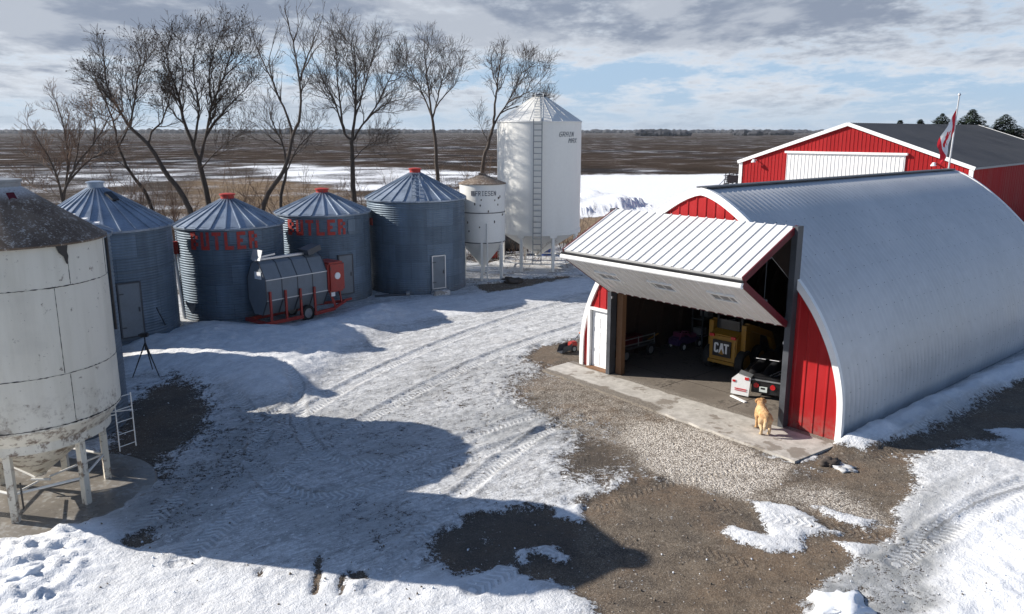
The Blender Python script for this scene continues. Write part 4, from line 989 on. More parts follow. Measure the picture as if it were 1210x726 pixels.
def deck_trailer():
    a = np.array(P0(867, 466, .03)); b = np.array(P0(924, 476, .03)); e = (b - a)[:2]; W = np.linalg.norm(e); e /= W
    t = thing('deck_trailer', (a[0], a[1], .03), 'black low trailer with white corner panel and round red lamps in the barn', 'trailer', rz=math.atan2(e[1], e[0]))
    bevel(MB().box((W / 2, 1.75, .45), (W, 3.4, .14)).build('deck', 'black', t), .02)
    rb = MB(); rb.box((W / 2 + .25, .03, .38), (W - .5, .08, .42)); rb.box((W / 2 + .25, .5, .62), (W - .5, .9, .05)); rb.build('rear_bar', 'black', t)
    MB().box((W / 2 + .2, -.02, .56), (W - .4, .05, .035)).build('edge_strip', 'toolgrey', t)
    # white corner panel with a bevelled shoulder
    pr = [(-.06, .06), (.46, .04), (.50, .62), (.14, .70), (-.05, .52)]; n = len(pr); vs = [(x, y, z) for y in (-.12, -.07) for x, z in pr]
    wp = MB().add(vs, [tuple(range(n)), tuple(range(n, 2 * n))[::-1]] + [(i, n + i, n + (i + 1) % n, (i + 1) % n) for i in range(n)]).build('corner_panel', 'white', t)
    sp = MB(); sp.frame((.22, -.13, .24), (.17, 0, -.005), (0, .006, 0), (0, 0, .012)); sp.frame((.22, -.13, .19), (.17, 0, -.005), (0, .006, 0), (0, 0, .008)); sp.box((.39, -.13, .57), (.12, .014, .08)); sp.box((.02, -.13, .46), (.09, .014, .06)); sp.build('markings', 'lamp_red', wp)
    tp = MB(); tp.add([(.14, -.12, .70), (.50, -.12, .62), (.51, .12, .66), (.14, .12, .75), (.14, -.12, .68), (.50, -.12, .60), (.51, .12, .64), (.14, .12, .73)], [(0, 1, 2, 3), (7, 6, 5, 4), (0, 4, 5, 1), (1, 5, 6, 2), (2, 6, 7, 3), (3, 7, 4, 0)]); tp.build('panel_top', 'toolgrey', wp)
    for x in (W * .46, W * .80): MB().disc((x, -.02, .40), (0, 1, 0), .075, .05, 18).build('tail_lamp', 'lamp_red', t)
    pl = MB().box((W * .61, -.025, .30), (.22, .03, .15)).build('licence_plate', 'plate', t); MB().box((W * .60, -.043, .33), (.12, .006, .05)).build('plate_marks', 'black', pl)
    for x in (.45, .85):
        f = MB(); f.tube([(x - .05, .30, .48), (x, .55, .66), (x + .06, 1.0, .74), (x + .12, 1.5, .66), (x + .15, 1.75, .48)], [.15, .17, .17, .17, .14], 10); f.build('black_cover', 'black', t, 50)
        MB().tube([(x - .12, .95, .925), (x + .16, .95, .925)], .012, 5).build('cover_trim', 'white', t)
    rl = MB(); rl.tube([(.95, .25, .66), (1.75, 1.2, 1.0)], .02, 6); rl.tube([(.95, .2, .60), (1.8, 1.2, .90)], .016, 6); parts(rl, 'side_rail', 'chrome', t)
    for x in (.08, W - .08):
        wheel(t, (x, 1.5, .28), (1, 0, 0), .27, .18); wheel(t, (x, 2.15, .28), (1, 0, 0), .27, .18)
    bx = MB(); bx.box((1.2, 2.3, .75), (.7, .9, .5)); bevel(bx.build('engine_box', 'black', t), .06)
deck_trailer()
def wagon():
    a = np.array(P0(739, 428, .03)); b = np.array(P0(768, 420, .03)); e = (b - a)[:2]; L_ = np.linalg.norm(e); e /= L_
    t = thing('yard_wagon', (a[0], a[1], .03), 'dark flat wagon with pale rails in the shade inside the barn', 'wagon', rz=math.atan2(e[1], e[0]))
    MB().box((L_ / 2, .4, .42), (L_ + .5, .8, .07)).build('bed', 'steel_dark', t)
    r = MB()
    for z in (.55, .75):
        r.tube([(-.2, 0, z), (L_ + .2, 0, z)], .02, 6); r.tube([(-.2, .8, z), (L_ + .2, .8, z)], .02, 6)
    for x in (-.2, L_ / 2, L_ + .2): r.tube([(x, 0, .45), (x, 0, .78)], .018, 6)
    r.build('rail', 'toolgrey', t)
    for x in (.0, L_):
        for y in (.0, .8): wheel(t, (x, y, .21), (0, 1, 0), .21, .09)
    MB().tube([(L_ + .25, .4, .4), (L_ + .9, .4, .55)], .025, 6).build('draw_bar', 'yellow', t)
    MB().box((L_ / 2, .45, .60), (L_ * .7, .5, .28)).build('load_box', 'maroon', t)
wagon()
def toy_car():
    a = np.array(P0(806, 415, .03)); b = np.array(P0(824, 410, .03)); e = (b - a)[:2]; L_ = np.linalg.norm(e); e /= L_
    t = thing('ride_on_toy', (a[0], a[1], .03), 'pink and purple ride-on toy car in the shade inside the barn', 'toy car', rz=math.atan2(e[1], e[0]))
    pr = [(-.18, .18), (-.2, .42), (.1, .5), (.25, .46), (L_ + .1, .4), (L_ + .18, .2)]; n = len(pr); vs = [(x, y, z) for y in (.0, .5) for x, z in pr]
    bevel(MB().add(vs, [tuple(range(n)), tuple(range(n, 2 * n))[::-1]] + [(i, n + i, n + (i + 1) % n, (i + 1) % n) for i in range(n)]).build('body', 'purple', t), .04)
    MB().box((L_ * .75, .25, .45), (.3, .46, .12)).build('bonnet', 'pink', t)
    MB().tube([(-.15, .03, .42), (.0, .03, .72), (.3, .03, .66), (.45, .03, .44)], .025, 6).build('roll_bar', 'pink', t); MB().box((.1, .25, .52), (.2, .36, .2)).build('seat', 'pink', t)
    for x in (.0, L_):
        for y in (-.04, .54): wheel(t, (x, y, .15), (0, 1, 0), .15, .1, True, 'wheel', 'white')
toy_car()
bd = MB(); p, q = P0(864, 467.5, .045), P0(881, 475.5, .045); bd.beam(p, q, .09, .03); tag(bd.build('board', 'white'), 'short pale board lying flat on the barn floor', 'board')
sh = thing('tool_rack', Bw(1.0, 6.0, .03), 'dark workshop rack with boxes standing in the barn shade', 'rack', rz=BROT)
for z in (.4, 1.0, 1.6): MB().box((0, 0, z), (.5, 2.6, .05)).build('shelf', 'steel_dark', sh)
for x in (-.22, .22):
    for y in (-1.25, 1.25): MB().box((x, y, .9), (.05, .05, 1.8)).build('upright', 'steel_dark', sh)
bx = MB()
for i in range(7): bx.box((0, -1.1 + .36 * i, .55 + (i % 3) * .6), (.36, .28, .24))
parts(bx, 'storage_box', 'toolgrey', sh)

# ------------------------------------------------------------------ red shop
def shop():
    A = np.array([19.47, 68.6]); th = -.7809; W, L_, ze, zp = 17.67, 33.0, 5.2, 8.2
    t = thing('red_shop', (A[0], A[1], 0), 'long red metal shop with dark roof and white overhead door behind the barn', 'shop', rz=th)
    e = np.array([math.cos(th), math.sin(th)]); n = np.array([-e[1], e[0]])
    def loc(px, py):
        r = ray(px, py); k = (n @ A) / (n @ r[:2]); q = r * k; return float((q[:2] - A) @ e), float(q[2] + CH)
    def gz(s): return ze + (zp - ze) * (1 - abs(s - W / 2) / (W / 2))
    s0, z0 = loc(931, 181); s1, z1 = loc(1071, 183); zt = (z0 + z1) / 2
    mb = MB(); S = np.arange(0, W + .001, .03)
    for a, b in zip(S, S[1:]):
        ya, yb = (-.03 if a % .3 < .055 else 0), (-.03 if b % .3 < .055 else 0)
        zb = zt if s0 < (a + b) / 2 < s1 else 0
        mb.add([(a, ya, zb), (b, yb, zb), (b, yb, gz(b) - .02), (a, ya, gz(a) - .02)], [(0, 1, 2, 3)])
    mb.build('end_wall', 'redshop', t)
    sw = MB()
    for xx, sg in ((W, 1), (0, -1)):
        Y = np.arange(0, L_ + .001, .06)
        for a, b in zip(Y, Y[1:]):
            xa, xb = xx + sg * (.03 if a % .3 < .07 else 0), xx + sg * (.03 if b % .3 < .07 else 0)
            sw.add([(xa, a, 0), (xb, b, 0), (xb, b, ze - .02), (xa, a, ze - .02)], [(0, 1, 2, 3) if sg > 0 else (3, 2, 1, 0)])
        sw.build('side_wall', 'redshop', t); sw = MB()
    bw = MB(); bw.add([(0, L_, 0), (W, L_, 0), (W, L_, ze), (W / 2, L_, zp - .03), (0, L_, ze)], [(4, 3, 2, 1, 0)]); bw.build('end_wall', 'redshop', t)
    rf = MB(); oh = .18; sl = (zp - ze) / (W / 2)
    for sg in (-1, 1):
        x0, x1 = W / 2, W / 2 + sg * (W / 2 + .25); zz = zp - sl * (W / 2 + .25)
        Y = np.arange(-oh, L_ + oh + .001, .05); vs = []
        for yy in Y:
            h = .035 if yy % .45 < .06 else 0
            vs += [(x0, yy, zp + h), (x1, yy, zz + h)]
        rf.add(vs, [(2 * i, 2 * i + 1, 2 * i + 3, 2 * i + 2) if sg > 0 else (2 * i + 2, 2 * i + 3, 2 * i + 1, 2 * i) for i in range(len(Y) - 1)])
    rf.build('roof', 'charcoal', t)
    tr = MB()
    for y in (-oh, L_ + oh):
        for sg in (-1, 1):
            tr.beam((W / 2, y, zp - .08), (W / 2 + sg * (W / 2 + .25), y, zp - sl * (W / 2 + .25) - .08), .06, .26)
    parts(tr, 'gable_trim', 'whitetrim', t)
    ev = MB(); ev.box((W + .24, L_ / 2, ze - .16), (.08, L_ + .3, .14)); ev.box((-.24, L_ / 2, ze - .16), (.08, L_ + .3, .14)); parts(ev, 'eave_trim', 'toolgrey', t)
    cn = MB()
    for xx in (.0, W): cn.box((xx, -.03, (ze - .1) / 2), (.28, .1, ze - .1))
    parts(cn, 'corner_trim', 'whitetrim', t)
    d = MB(); S = np.arange(s0, s1, .03)
    for a, b in zip(S, S[1:]):
        ya, yb = (-.14 if (a - s0) % .3 < .06 else -.11), (-.14 if (b - s0) % .3 < .06 else -.11)
        d.add([(a, ya, 0), (b, yb, 0), (b, yb, zt - .02), (a, ya, zt - .02)], [(0, 1, 2, 3)])
    d.box(((s0 + s1) / 2, -.04, zt / 2), (s1 - s0, .12, zt)); do = d.build('overhead_door', 'whiterib', t)
    tk = MB().box(((s0 + s1) / 2, -.12, zt + .06), (s1 - s0 + .3, .3, .16)).build('door_track', 'whitetrim', do)
    for px, py in ((894, 190), (1106, 194)):
        s_, z_ = loc(px, py); m = MB(); m.tube([(s_, 0, z_ + .05), (s_, -.35, z_ + .1), (s_, -.5, z_)], .04, 6); m.lathe([(.06, .12), (.18, -.06), (.2, -.12), (.01, -.08)], 14, c=(s_, -.52, z_)); m.build('yard_light', 'white', t, 40)
shop()

# flagpole and flag
FPx, FPy = 17.95, 33.6
fp = MB(); fp.tube([(18.0 - FPx, 0, 0), (18.25 - FPx, -.05, 9.0)], [.05, .03], 8); fp.lathe([(.01, 9.12), (.06, 9.06), (.06, 9.02), (.02, 8.98)], 10, c=(18.25 - FPx, -.05, 0))
o = fp.build('flagpole', 'galv_light', None, 40); o.location = (FPx, FPy, 0); tag(o, 'thin metal flagpole standing at the far end of the barn ridge', 'flagpole')
LEAF = [(0, 1), (.10, .78), (.17, .72), (.30, .80), (.22, .42), (.30, .40), (.46, .56), (.50, .46), (.60, .44), (.76, .47), (.70, .28), (.80, .20), (.50, -.08), (.54, -.22), (.06, -.14), (.05, -.55)]
LEAF = LEAF + [(-a, b) for a, b in LEAF[::-1] if a > 0]
def inpoly(p, P):
    c = False; n = len(P)
    for i in range(n):
        (x1, y1), (x2, y2) = P[i], P[(i + 1) % n]
        if (y1 > p[1]) != (y2 > p[1]) and p[0] < (x2 - x1) * (p[1] - y1) / (y2 - y1) + x1: c = not c
    return c
def flag():
    nu, nv, Lf, Hf = 88, 44, 1.95, .95; mb = MB(); vs = []
    for j in range(nv + 1):
        v = j / nv; base = np.array([18.235 - .025 * v, 33.55, 8.55 - Hf * v * .92]) 
        for i in range(nu + 1):
            u = i / nu; dl = Lf * u
            fold = .085 * math.sin(u * 9 + v * 5.0) * u ** .5 + .05 * math.sin(v * 11 + u * 3) * u
            sw = .30 + .20 * (1 - v)
            vs.append(base + np.array([-sw * dl * .80 + .05 * math.sin(u * 7 + v * 3) * u, fold - .1 * dl, -dl * (.80 + .08 * math.sin(v * 3))]))
    fs = []; mi = []
    for j in range(nv):
        for i in range(nu):
            u, v = (i + .5) / nu, (j + .5) / nv
            red = u < .25 or u > .75 or inpoly(((u - .5) * 2 / .5 * 1.05, (.5 - v) * 2 * 1.2 + .18), LEAF)
            fs.append((j * (nu + 1) + i, j * (nu + 1) + i + 1, (j + 1) * (nu + 1) + i + 1, (j + 1) * (nu + 1) + i)); mi.append(0 if red else 1)
    mb.v = [tuple(p) for p in vs]; mb.f = fs; mb.mi = mi
    o = mb.build('flag', ['flag_red', 'flag_white'], None, 180); tag(o, 'red and white maple leaf flag drooping from the thin flagpole', 'flag')
flag()

# ------------------------------------------------------------------ grain dryer in front of the lettered bins
def dryer():
    e = np.array([.64, .768]); a = np.array([-9.50, 30.55]); t = thing('grain_dryer', (a[0] - .05, a[1] - .25, .04), 'grey grain dryer with red frame posts standing in front of the lettered bins', 'grain dryer', rz=math.atan2(e[1], e[0]))
    L_ = 2.75; z = .12
    sec = [(.32, .42), (.0, .95), (.0, 1.72), (.34, 2.26), (.6, 2.38), (.86, 2.26), (1.2, 1.72), (1.2, .95), (.88, .42)]; n = len(sec); xs = [0]
    vs = [(x, y, zz) for x in (0, L_) for y, zz in sec]
    MB().add(vs, [tuple(range(n))[::-1], tuple(range(n, 2 * n))] + [(i, (i + 1) % n, n + (i + 1) % n, n + i) for i in range(n)][::1]).build('body', 'door_grey', t)
    jb = MB()
    for x in (.0, .69, 1.38, 2.06, L_):
        vs = [(x + dx, .6 + (y - .6) * kk, 1.5 + (zz - 1.5) * kk) for dx in (-.018, .018) for kk in (.99, 1.02) for y, zz in sec]
        jb.add(vs, [(i, i + 1, n + i + 1, n + i) for i in range(n - 1)] + [(2 * n + i, 3 * n + i, 3 * n + i + 1, 2 * n + i + 1) for i in range(n - 1)] + [(n + i, n + i + 1, 3 * n + i + 1, 3 * n + i) for i in range(n - 1)])
    parts(jb, 'panel_rib', 'steel_dark', t)
    tr = MB(); tr.box((L_ * .45, .6, 2.41), (L_ * .95, .18, .07)); tr.build('top_rail', 'galv_light', t)
    sl = MB(); sl.beam((0, -.012, 1.72), (L_, -.012, 1.72), .03); sl.beam((0, -.012, .98), (L_, -.012, .98), .03); parts(sl, 'edge_strip', 'galv_light', t)
    f1 = MB(); f1.frame((.05, .55, 2.58), (.0, .3, .0), (.06, 0, .18), (.012, 0, -.004)); f1.frame((.4, .5, 2.52), (.38, 0, .03), (0, .03, 0), (0, 0, .03)); parts(f1, 'fill_flap', 'galv_light', t)
    ha = MB(); ha.frame((L_ * .86, .5, 2.54), (.3, 0, .08), (0, .3, 0), (-.03, 0, .1)); ha.build('fill_hatch', 'steel_dark', t)
    for x in (.12, .78, 1.44, 2.08): MB().beam((x, -.06, .16), (x, -.06, 1.32 - x * .05), .075, .075).build('frame_post', 'redpaint', t)
    fr = MB(); fr.beam((-.1, -.06, .18), (1.5, -.06, .18), .1, .12); fr.beam((2.02, -.06, .20), (3.0, -.06, .24), .12, .12); fr.beam((-.1, 1.2, .18), (L_, 1.2, .18), .1, .12); fr.beam((-.1, -.1, .18), (-.1, 1.3, .18), .1, .12); parts(fr, 'chassis_rail', 'redpaint', t)
    hb = MB(); hb.beam((3.0, 0.0, .24), (4.0, .55, .30), .09, .1); hb.beam((3.0, 1.2, .24), (4.0, .6, .30), .09, .1); hb.beam((3.95, .58, .32), (4.35, .58, .34), .09, .08); hb.build('hitch', 'redpaint', t)
    bx = bevel(MB().box((L_ + .40, .42, 1.45), (.80, 1.1, 1.15)).build('fan_box', 'redpaint', t), .08)
    MB().disc((L_ + .40, -.14, 1.5), (0, 1, 0), .13, .04, 20).build('dial', 'white', t)
    lg = MB(); lg.beam((L_ + .15, .1, .95), (L_ + .35, .0, .28), .09); lg.beam((L_ + .85, .5, 1.7), (L_ + .95, .4, .28), .05); lg.tube([(L_ + .55, .5, 1.9), (L_ + .8, .5, 1.8), (L_ + .85, .5, 1.3), (L_ + .7, .5, .8)], .04, 6); parts(lg, 'stay', 'redpaint', t)
    MB().box((L_ + .25, .0, .82), (.18, .04, .22)).build('control_box', 'white', t)
    pl = MB(); pl.box((-.02, .45, 1.86), (.02, .42, .26)); pl.build('label_plate', 'white', t)
    t.scale = (1.06, 1.04, 1.1)
    for y in (.05, 1.15): wheel(t, (1.78, y, .26), (0, 1, 0), .3, .2)
dryer()

# ------------------------------------------------------------------ small things in the yard
def tripod():
    c = np.array([-11.45, 24.0]); t = thing('tripod', (c[0], c[1], .1), 'black tripod with a small head standing on snow beside the bins', 'tripod')
    for k in range(3):
        a = 2 * PI * k / 3 - .4; MB().tube([(0, 0, 1.05), (.22 * math.cos(a), .22 * math.sin(a), .55), (.46 * math.cos(a), .46 * math.sin(a), 0)], [.022, .02, .015], 6).build('leg', 'black', t)
    MB().tube([(0, 0, .8), (0, 0, 1.22)], .02, 6).build('column', 'black', t)
    h = MB(); h.box((0, 0, 1.30), (.22, .16, .12)); h.tube([(-.18, 0, 1.28), (.12, 0, 1.34)], .05, 8); bevel(h.build('head', 'black', t), .015)
tripod()
po = MB(); po.tube([(*P0(201, 394)[:2], .0), PD(185, 364, 27.0)], .025, 6); tag(po.build('leaning_pole', 'black'), 'thin black pole leaning on the unlettered wide bin', 'pole')
def gap_auger():
    b = P0(214, 380); t = thing('auger', (b[0], b[1], 0), 'thin upright auger pipes in the narrow gap left of the first lettered bin', 'auger')
    m = MB(); m.tube([(.1, .2, 0), (-.35, .5, 4.0)], .07, 8); m.tube([(.35, .1, 0), (-.1, .4, 3.2)], .05, 8); parts(m, 'pipe', 'galv_light', t, 40)
    h = MB(); h.lathe([(.12, .35), (.34, .78), (.36, .86), (.3, .8), (.1, .4)], 6, c=(.62, -.1, 0)); h.tube([(.62, -.1, .36), (.5, 0, .02)], .06, 6); h.build('hopper', 'toolgrey', t)
    r = MB(); r.box((-.05, .35, 3.0), (.22, .3, .5)); r.build('motor', 'redpaint', t)
    s = MB(); 
    for i in range(5): s.box((.15, .3, .4 + .35 * i), (.4, .04, .04))
    parts(s, 'rung', 'galv_light', t)
gap_auger()
pp = thing('ground_pipe', (*P0(443, 352.5)[:2], .09), 'dark pipe lying along the foot of the largest plain bin', 'pipe'); q = P0(482, 350.5) - P0(443, 352.5)
MB().tube([(0, 0, 0), (q[0], q[1], .02)], .06, 8).build('tube', 'steel_dark', pp, 40); MB().disc((q[0], q[1], .04), (q[0], q[1], 0), .14, .16, 14).build('end_cap', 'toolgrey', pp)
def blower():
    b = P0(674, 416); t = thing('snow_scoop', (b[0], b[1], .02), 'small red wheeled yard tool with orange grip beside the barn corner', 'yard tool', rz=.5); t.scale = (.75, .75, .75)
    bk = MB(); bk.add([(-.62, -.22, .02), (-.62, .22, .02), (-.1, .22, .12), (-.1, -.22, .12), (-.5, -.22, .34), (-.5, .22, .34), (-.02, .22, .40), (-.02, -.22, .40)], [(0, 1, 2, 3), (3, 2, 6, 7), (0, 3, 7, 4), (1, 5, 6, 2)]); bk.build('scoop', 'steel_dark', t)
    bevel(MB().box((.12, 0, .34), (.38, .34, .26)).build('housing', 'redpaint', t), .05)
    for y in (-.2, .2): wheel(t, (.08, y, .16), (0, 1, 0), .16, .07)
    for y in (-.15, .15): MB().tube([(.25, y, .4), (.62, y, .78)], .018, 6).build('handlebar', 'steel_dark', t)
    MB().tube([(.62, -.2, .78), (.62, .2, .78)], .03, 8).build('grip', 'orange', t)
blower()
def clump(name, px, py, r, m, label, cat, sd, zs=.55, group=None):
    rnd = random.Random(sd); b = P0(px, py); bm = bmesh.new(); bmesh.ops.create_icosphere(bm, subdivisions=3, radius=r)
    ph = [rnd.uniform(0, 6) for _ in range(6)]
    for v in bm.verts:
        c = v.co / r; k = 1 + .35 * math.sin(c.x * 4 + ph[0]) * math.sin(c.y * 5 + ph[1]) + .22 * math.sin(c.z * 9 + ph[2]) * math.sin(c.x * 11 + ph[3]) + .12 * math.sin(c.y * 17 + ph[4]) + rnd.uniform(-.05, .05)
        v.co = Vector((c.x * r * k * 1.3, c.y * r * k, c.z * r * k * zs))
    me = bpy.data.meshes.new(name); bm.to_mesh(me); bm.free(); me.materials.append(M[m]); me.polygons.foreach_set('use_smooth', [True] * len(me.polygons))
    o = bpy.data.objects.new(name, me); COL.objects.link(o); o.location = (b[0], b[1], r * zs * .35); o.rotation_euler = (0, 0, rnd.uniform(0, 6)); tag(o, label, cat, group); return o
clump('frozen_clod', 979, 549, .20, 'mud', 'dark frozen mud clod just off the right corner of the apron', 'mud clod', 1)
clump('snow_lump', 996, 553, .22, 'snowpad', 'grey snow lump lying beside the dark mud clod', 'snow lump', 2, .22)
clump('snow_lump', 32, 690, .24, 'snowclod', 'biggest ragged snow lump in the lower left corner', 'snow lump', 3, .7)
clump('snow_lump', 52, 712, .17, 'snowclod', 'small snow lump at the bottom edge by the biggest one', 'snow lump', 4, .7)
clump('snow_lump', 12, 668, .18, 'snowclod', 'snow lump at the left edge below the white bin legs', 'snow lump', 7, .6)
clump('snow_lump', 995, 722, .42, 'snowclod', 'rounded snow lump on grey ice at the bottom right', 'snow lump', 8, .28)
clump('earth_heap', 605, 333, .5, 'mud', 'low dark earth heap at the edge of the hopper bin pads', 'earth heap', 9, .3)
def barrel():
    b = P0(645, 303); t = thing('barrel', (b[0], b[1], 0), 'blue plastic barrel behind the legs of the tall white bin', 'barrel')
    MB().lathe([(.01, 0), (.28, 0), (.3, .05), (.3, .3), (.31, .32), (.31, .36), (.3, .38), (.3, .6), (.31, .62), (.31, .66), (.3, .68), (.3, .88), (.27, .92), (.01, .92)], 28).build('drum', 'blue', t, 40)
    MB().lathe([(.05, .92), (.05, .96), (.01, .96)], 10, c=(.15, 0, 0)).build('bung', 'black', t)
barrel()
def tank():
    b = P0(607, 301); t = thing('liquid_tank', (b[0], b[1], 0), 'low black tank on skids seen between the legs of the white bins', 'tank')
    pr = [(-.85, 0), (-.8, .42), (-.6, .5), (.6, .5), (.8, .42), (.85, 0)]
    vs = []; n = 20
    m = MB(); m.tube([(-.95, 0, .72), (-.9, 0, .72), (.9, 0, .72), (.95, 0, .72)], [.4, .52, .52, .4], 24); m.build('shell', 'black', t, 40)
    for x in (-.55, .55): MB().box((x, 0, .15), (.12, .9, .3)).build('skid', 'steel_dark', t)
    MB().lathe([(.16, 1.2), (.16, 1.3), (.01, 1.32)], 14).build('lid', 'black', t)
tank()
rb = bevel(MB().box((*P0(583, 305)[:2], .3), (.5, .4, .6)).build('red_box', 'redpaint'), .04); tag(rb, 'small red metal box behind the cone of the small white bin', 'box')
def implement():
    b = P0(860, 222); t = thing('field_implement', (b[0] + .6, b[1], 0), 'dark folded field implement parked beyond the corner of the red shop', 'implement')
    f = MB()
    for i in range(4): f.beam((-1.8 + i * .9, 0, .5), (-1.5 + i * .8, .2, 3.2 + .4 * (i % 2)), .16)
    for z in (.8, 1.7, 2.6): f.beam((-2, 0, z), (1.6, .2, z + .5), .14)
    f.build('frame', 'black', t)
    MB().beam((-3.2, .3, .2), (-1.2, .1, 2.4), .14).build('boom', 'toolgrey', t)
    for x in (-1.4, .9): wheel(t, (x, -.4, .55), (0, 1, 0), .55, .35)
    tn = MB(); 
    for i in range(9): tn.tube([(-1.8 + i * .42, .1, 1.4), (-1.9 + i * .42, -.3, .9)], .05, 5)
    parts(tn, 'tine', 'steel_dark', t)
    bevel(MB().box((.1, .3, 1.9), (2.6, 1.2, 1.6)).build('hopper', 'black', t), .1); t.scale = (.62, .62, .62)
implement()
# fence posts / stakes in the far snow
# ------------------------------------------------------------------ dog
def dog():
    root = P0(904, 514.5, .045); k = .92
    V = []; R = []; Ed = []
    def add(p, r, par=None):
        V.append(p); R.append(r)
        if par is not None: Ed.append((par, len(V) - 1))
        return len(V) - 1
    pel = add((0, -.24, .50), (.135, .13)); lo = add((0, -.06, .505), (.12, .125), pel); mid = add((0, .10, .505), (.13, .14), lo); ch = add((0, .27, .50), (.135, .16), mid)
    nb = add((.01, .37, .57), (.10, .11), ch); nk = add((.02, .43, .65), (.085, .09), nb); hd = add((.045, .48, .715), (.082, .08), nk); br = add((.085, .535, .715), (.066, .06), hd); mz = add((.125, .59, .69), (.042, .04), br); ns = add((.15, .625, .685), (.028, .026), mz)
    for s in (-1, 1):
        e1 = add((.045 + s * .075 - .02, .485, .765), (.028, .022), hd); e2 = add((.045 + s * .115 - .02, .50, .71), (.024, .03), e1); add((.045 + s * .118 - .01, .51, .655), (.012, .02), e2)
        h = add((s * .085, -.24, .42), (.085, .10), pel); kn = add((s * .095, -.185, .31), (.06, .065), h); hk = add((s * .092, -.315, .175), (.032, .036), kn); ft = add((s * .092, -.285, .045), (.03, .032), hk); add((s * .094, -.225, .028), (.033, .027), ft)
        sh = add((s * .09, .26, .38), (.06, .075), ch); el = add((s * .095, .225, .29), (.042, .05), sh); wr = add((s * .092, .245, .145), (.03, .034), el); pf = add((s * .092, .25, .045), (.028, .03), wr); add((s * .094, .30, .028), (.032, .026), pf)
    t1 = add((-.01, -.36, .50), (.045, .045), pel); t2 = add((-.03, -.43, .41), (.045, .05), t1); t3 = add((-.05, -.455, .30), (.042, .055), t2); add((-.055, -.44, .20), (.018, .02), t3)
    R = [(a * 1.12, b * 1.15) if max(a, b) > .1 else (a * 1.12 + .003, b * 1.12 + .003) for a, b in R]
    bm = bmesh.new()
    def ball(p, r):
        q = bmesh.ops.create_icosphere(bm, subdivisions=2, radius=1.0)
        for v in q['verts']: v.co = Vector((v.co.x * r[0], v.co.y * (r[0] + r[1]) / 2, v.co.z * r[1])) + Vector(p)
    for i, j in Ed:
        p, q = np.array(V[i]) * k, np.array(V[j]) * k; d = np.linalg.norm(q - p); n = max(2, int(d / (.35 * min(min(R[i]), min(R[j])) * k)))
        for t in np.linspace(0, 1, n): ball(p + (q - p) * t, ((R[i][0] * (1 - t) + R[j][0] * t) * k, (R[i][1] * (1 - t) + R[j][1] * t) * k))
    me = bpy.data.meshes.new('dog_pass'); bm.to_mesh(me); bm.free()
    o = bpy.data.objects.new('dog_pass', me); COL.objects.link(o)
    rm = o.modifiers.new('rm', 'REMESH'); rm.mode = 'VOXEL'; rm.voxel_size = .0115
    sm_ = o.modifiers.new('sm', 'SMOOTH'); sm_.factor = .5; sm_.iterations = 3
    dg = bpy.context.evaluated_depsgraph_get(); m2 = bpy.data.meshes.new_from_object(o.evaluated_get(dg))
    bpy.data.objects.remove(o); bpy.data.meshes.remove(me)
    rnd = random.Random(3)
    m2.materials.clear(); m2.materials.append(fur_mat()); m2.polygons.foreach_set('use_smooth', [True] * len(m2.polygons))
    d = bpy.data.objects.new('dog', m2); COL.objects.link(d)
    rz = -.06; off = np.array([0, .30 * k]); c, s = math.cos(rz), math.sin(rz)
    d.scale = (1.16, 1, 1.02); d.location = (root[0] + off[0] * c - off[1] * s, root[1] + off[0] * s + off[1] * c, .045); d.rotation_euler = (0, 0, rz)
    tag(d, 'golden long haired dog standing on the apron looking into the barn', 'dog')
    for nm, p, r_ in (('nose', (.158, .64, .69), .016), ('eye', (.128, .545, .735), .011), ('eye', (.062, .575, .735), .011)):
        bm = MB(); bm.lathe([(.001, -r_)] + [(r_ * math.cos(a), r_ * math.sin(a)) for a in np.linspace(-1.3, 1.3, 7)] + [(.001, r_)], 10, c=tuple(np.array(p) * k)); bm.build(nm, 'black', d, 80)
def fur_mat():
    m, nt, N, L = new_mat('golden_coat'); g = NG(nt)
    tc = g.n('ShaderNodeTexCoord').outputs['Object']; a = g.noise(g.scale(tc, 1, .4, 1), 22, 5, .65); b = g.noise(tc, 6, 3); z = g.n('ShaderNodeSeparateXYZ'); L.new(tc, z.inputs[0])
    c = g.mix(g.ss(a, .3, .7), (.34, .17, .068), (.58, .34, .15)); c = g.mix(g.ss(b, .4, .7), c, (.64, .42, .215))
    rump = g.math('MULTIPLY', g.ss(z.outputs[1], -.1, -.36), g.ss(z.outputs[2], .52, .3)); c = g.mix(g.math('MULTIPLY', rump, .7), c, (.74, .58, .36))
    g.out(c, .9, 0, g.bump(a, .9, .02)); return m
dog()

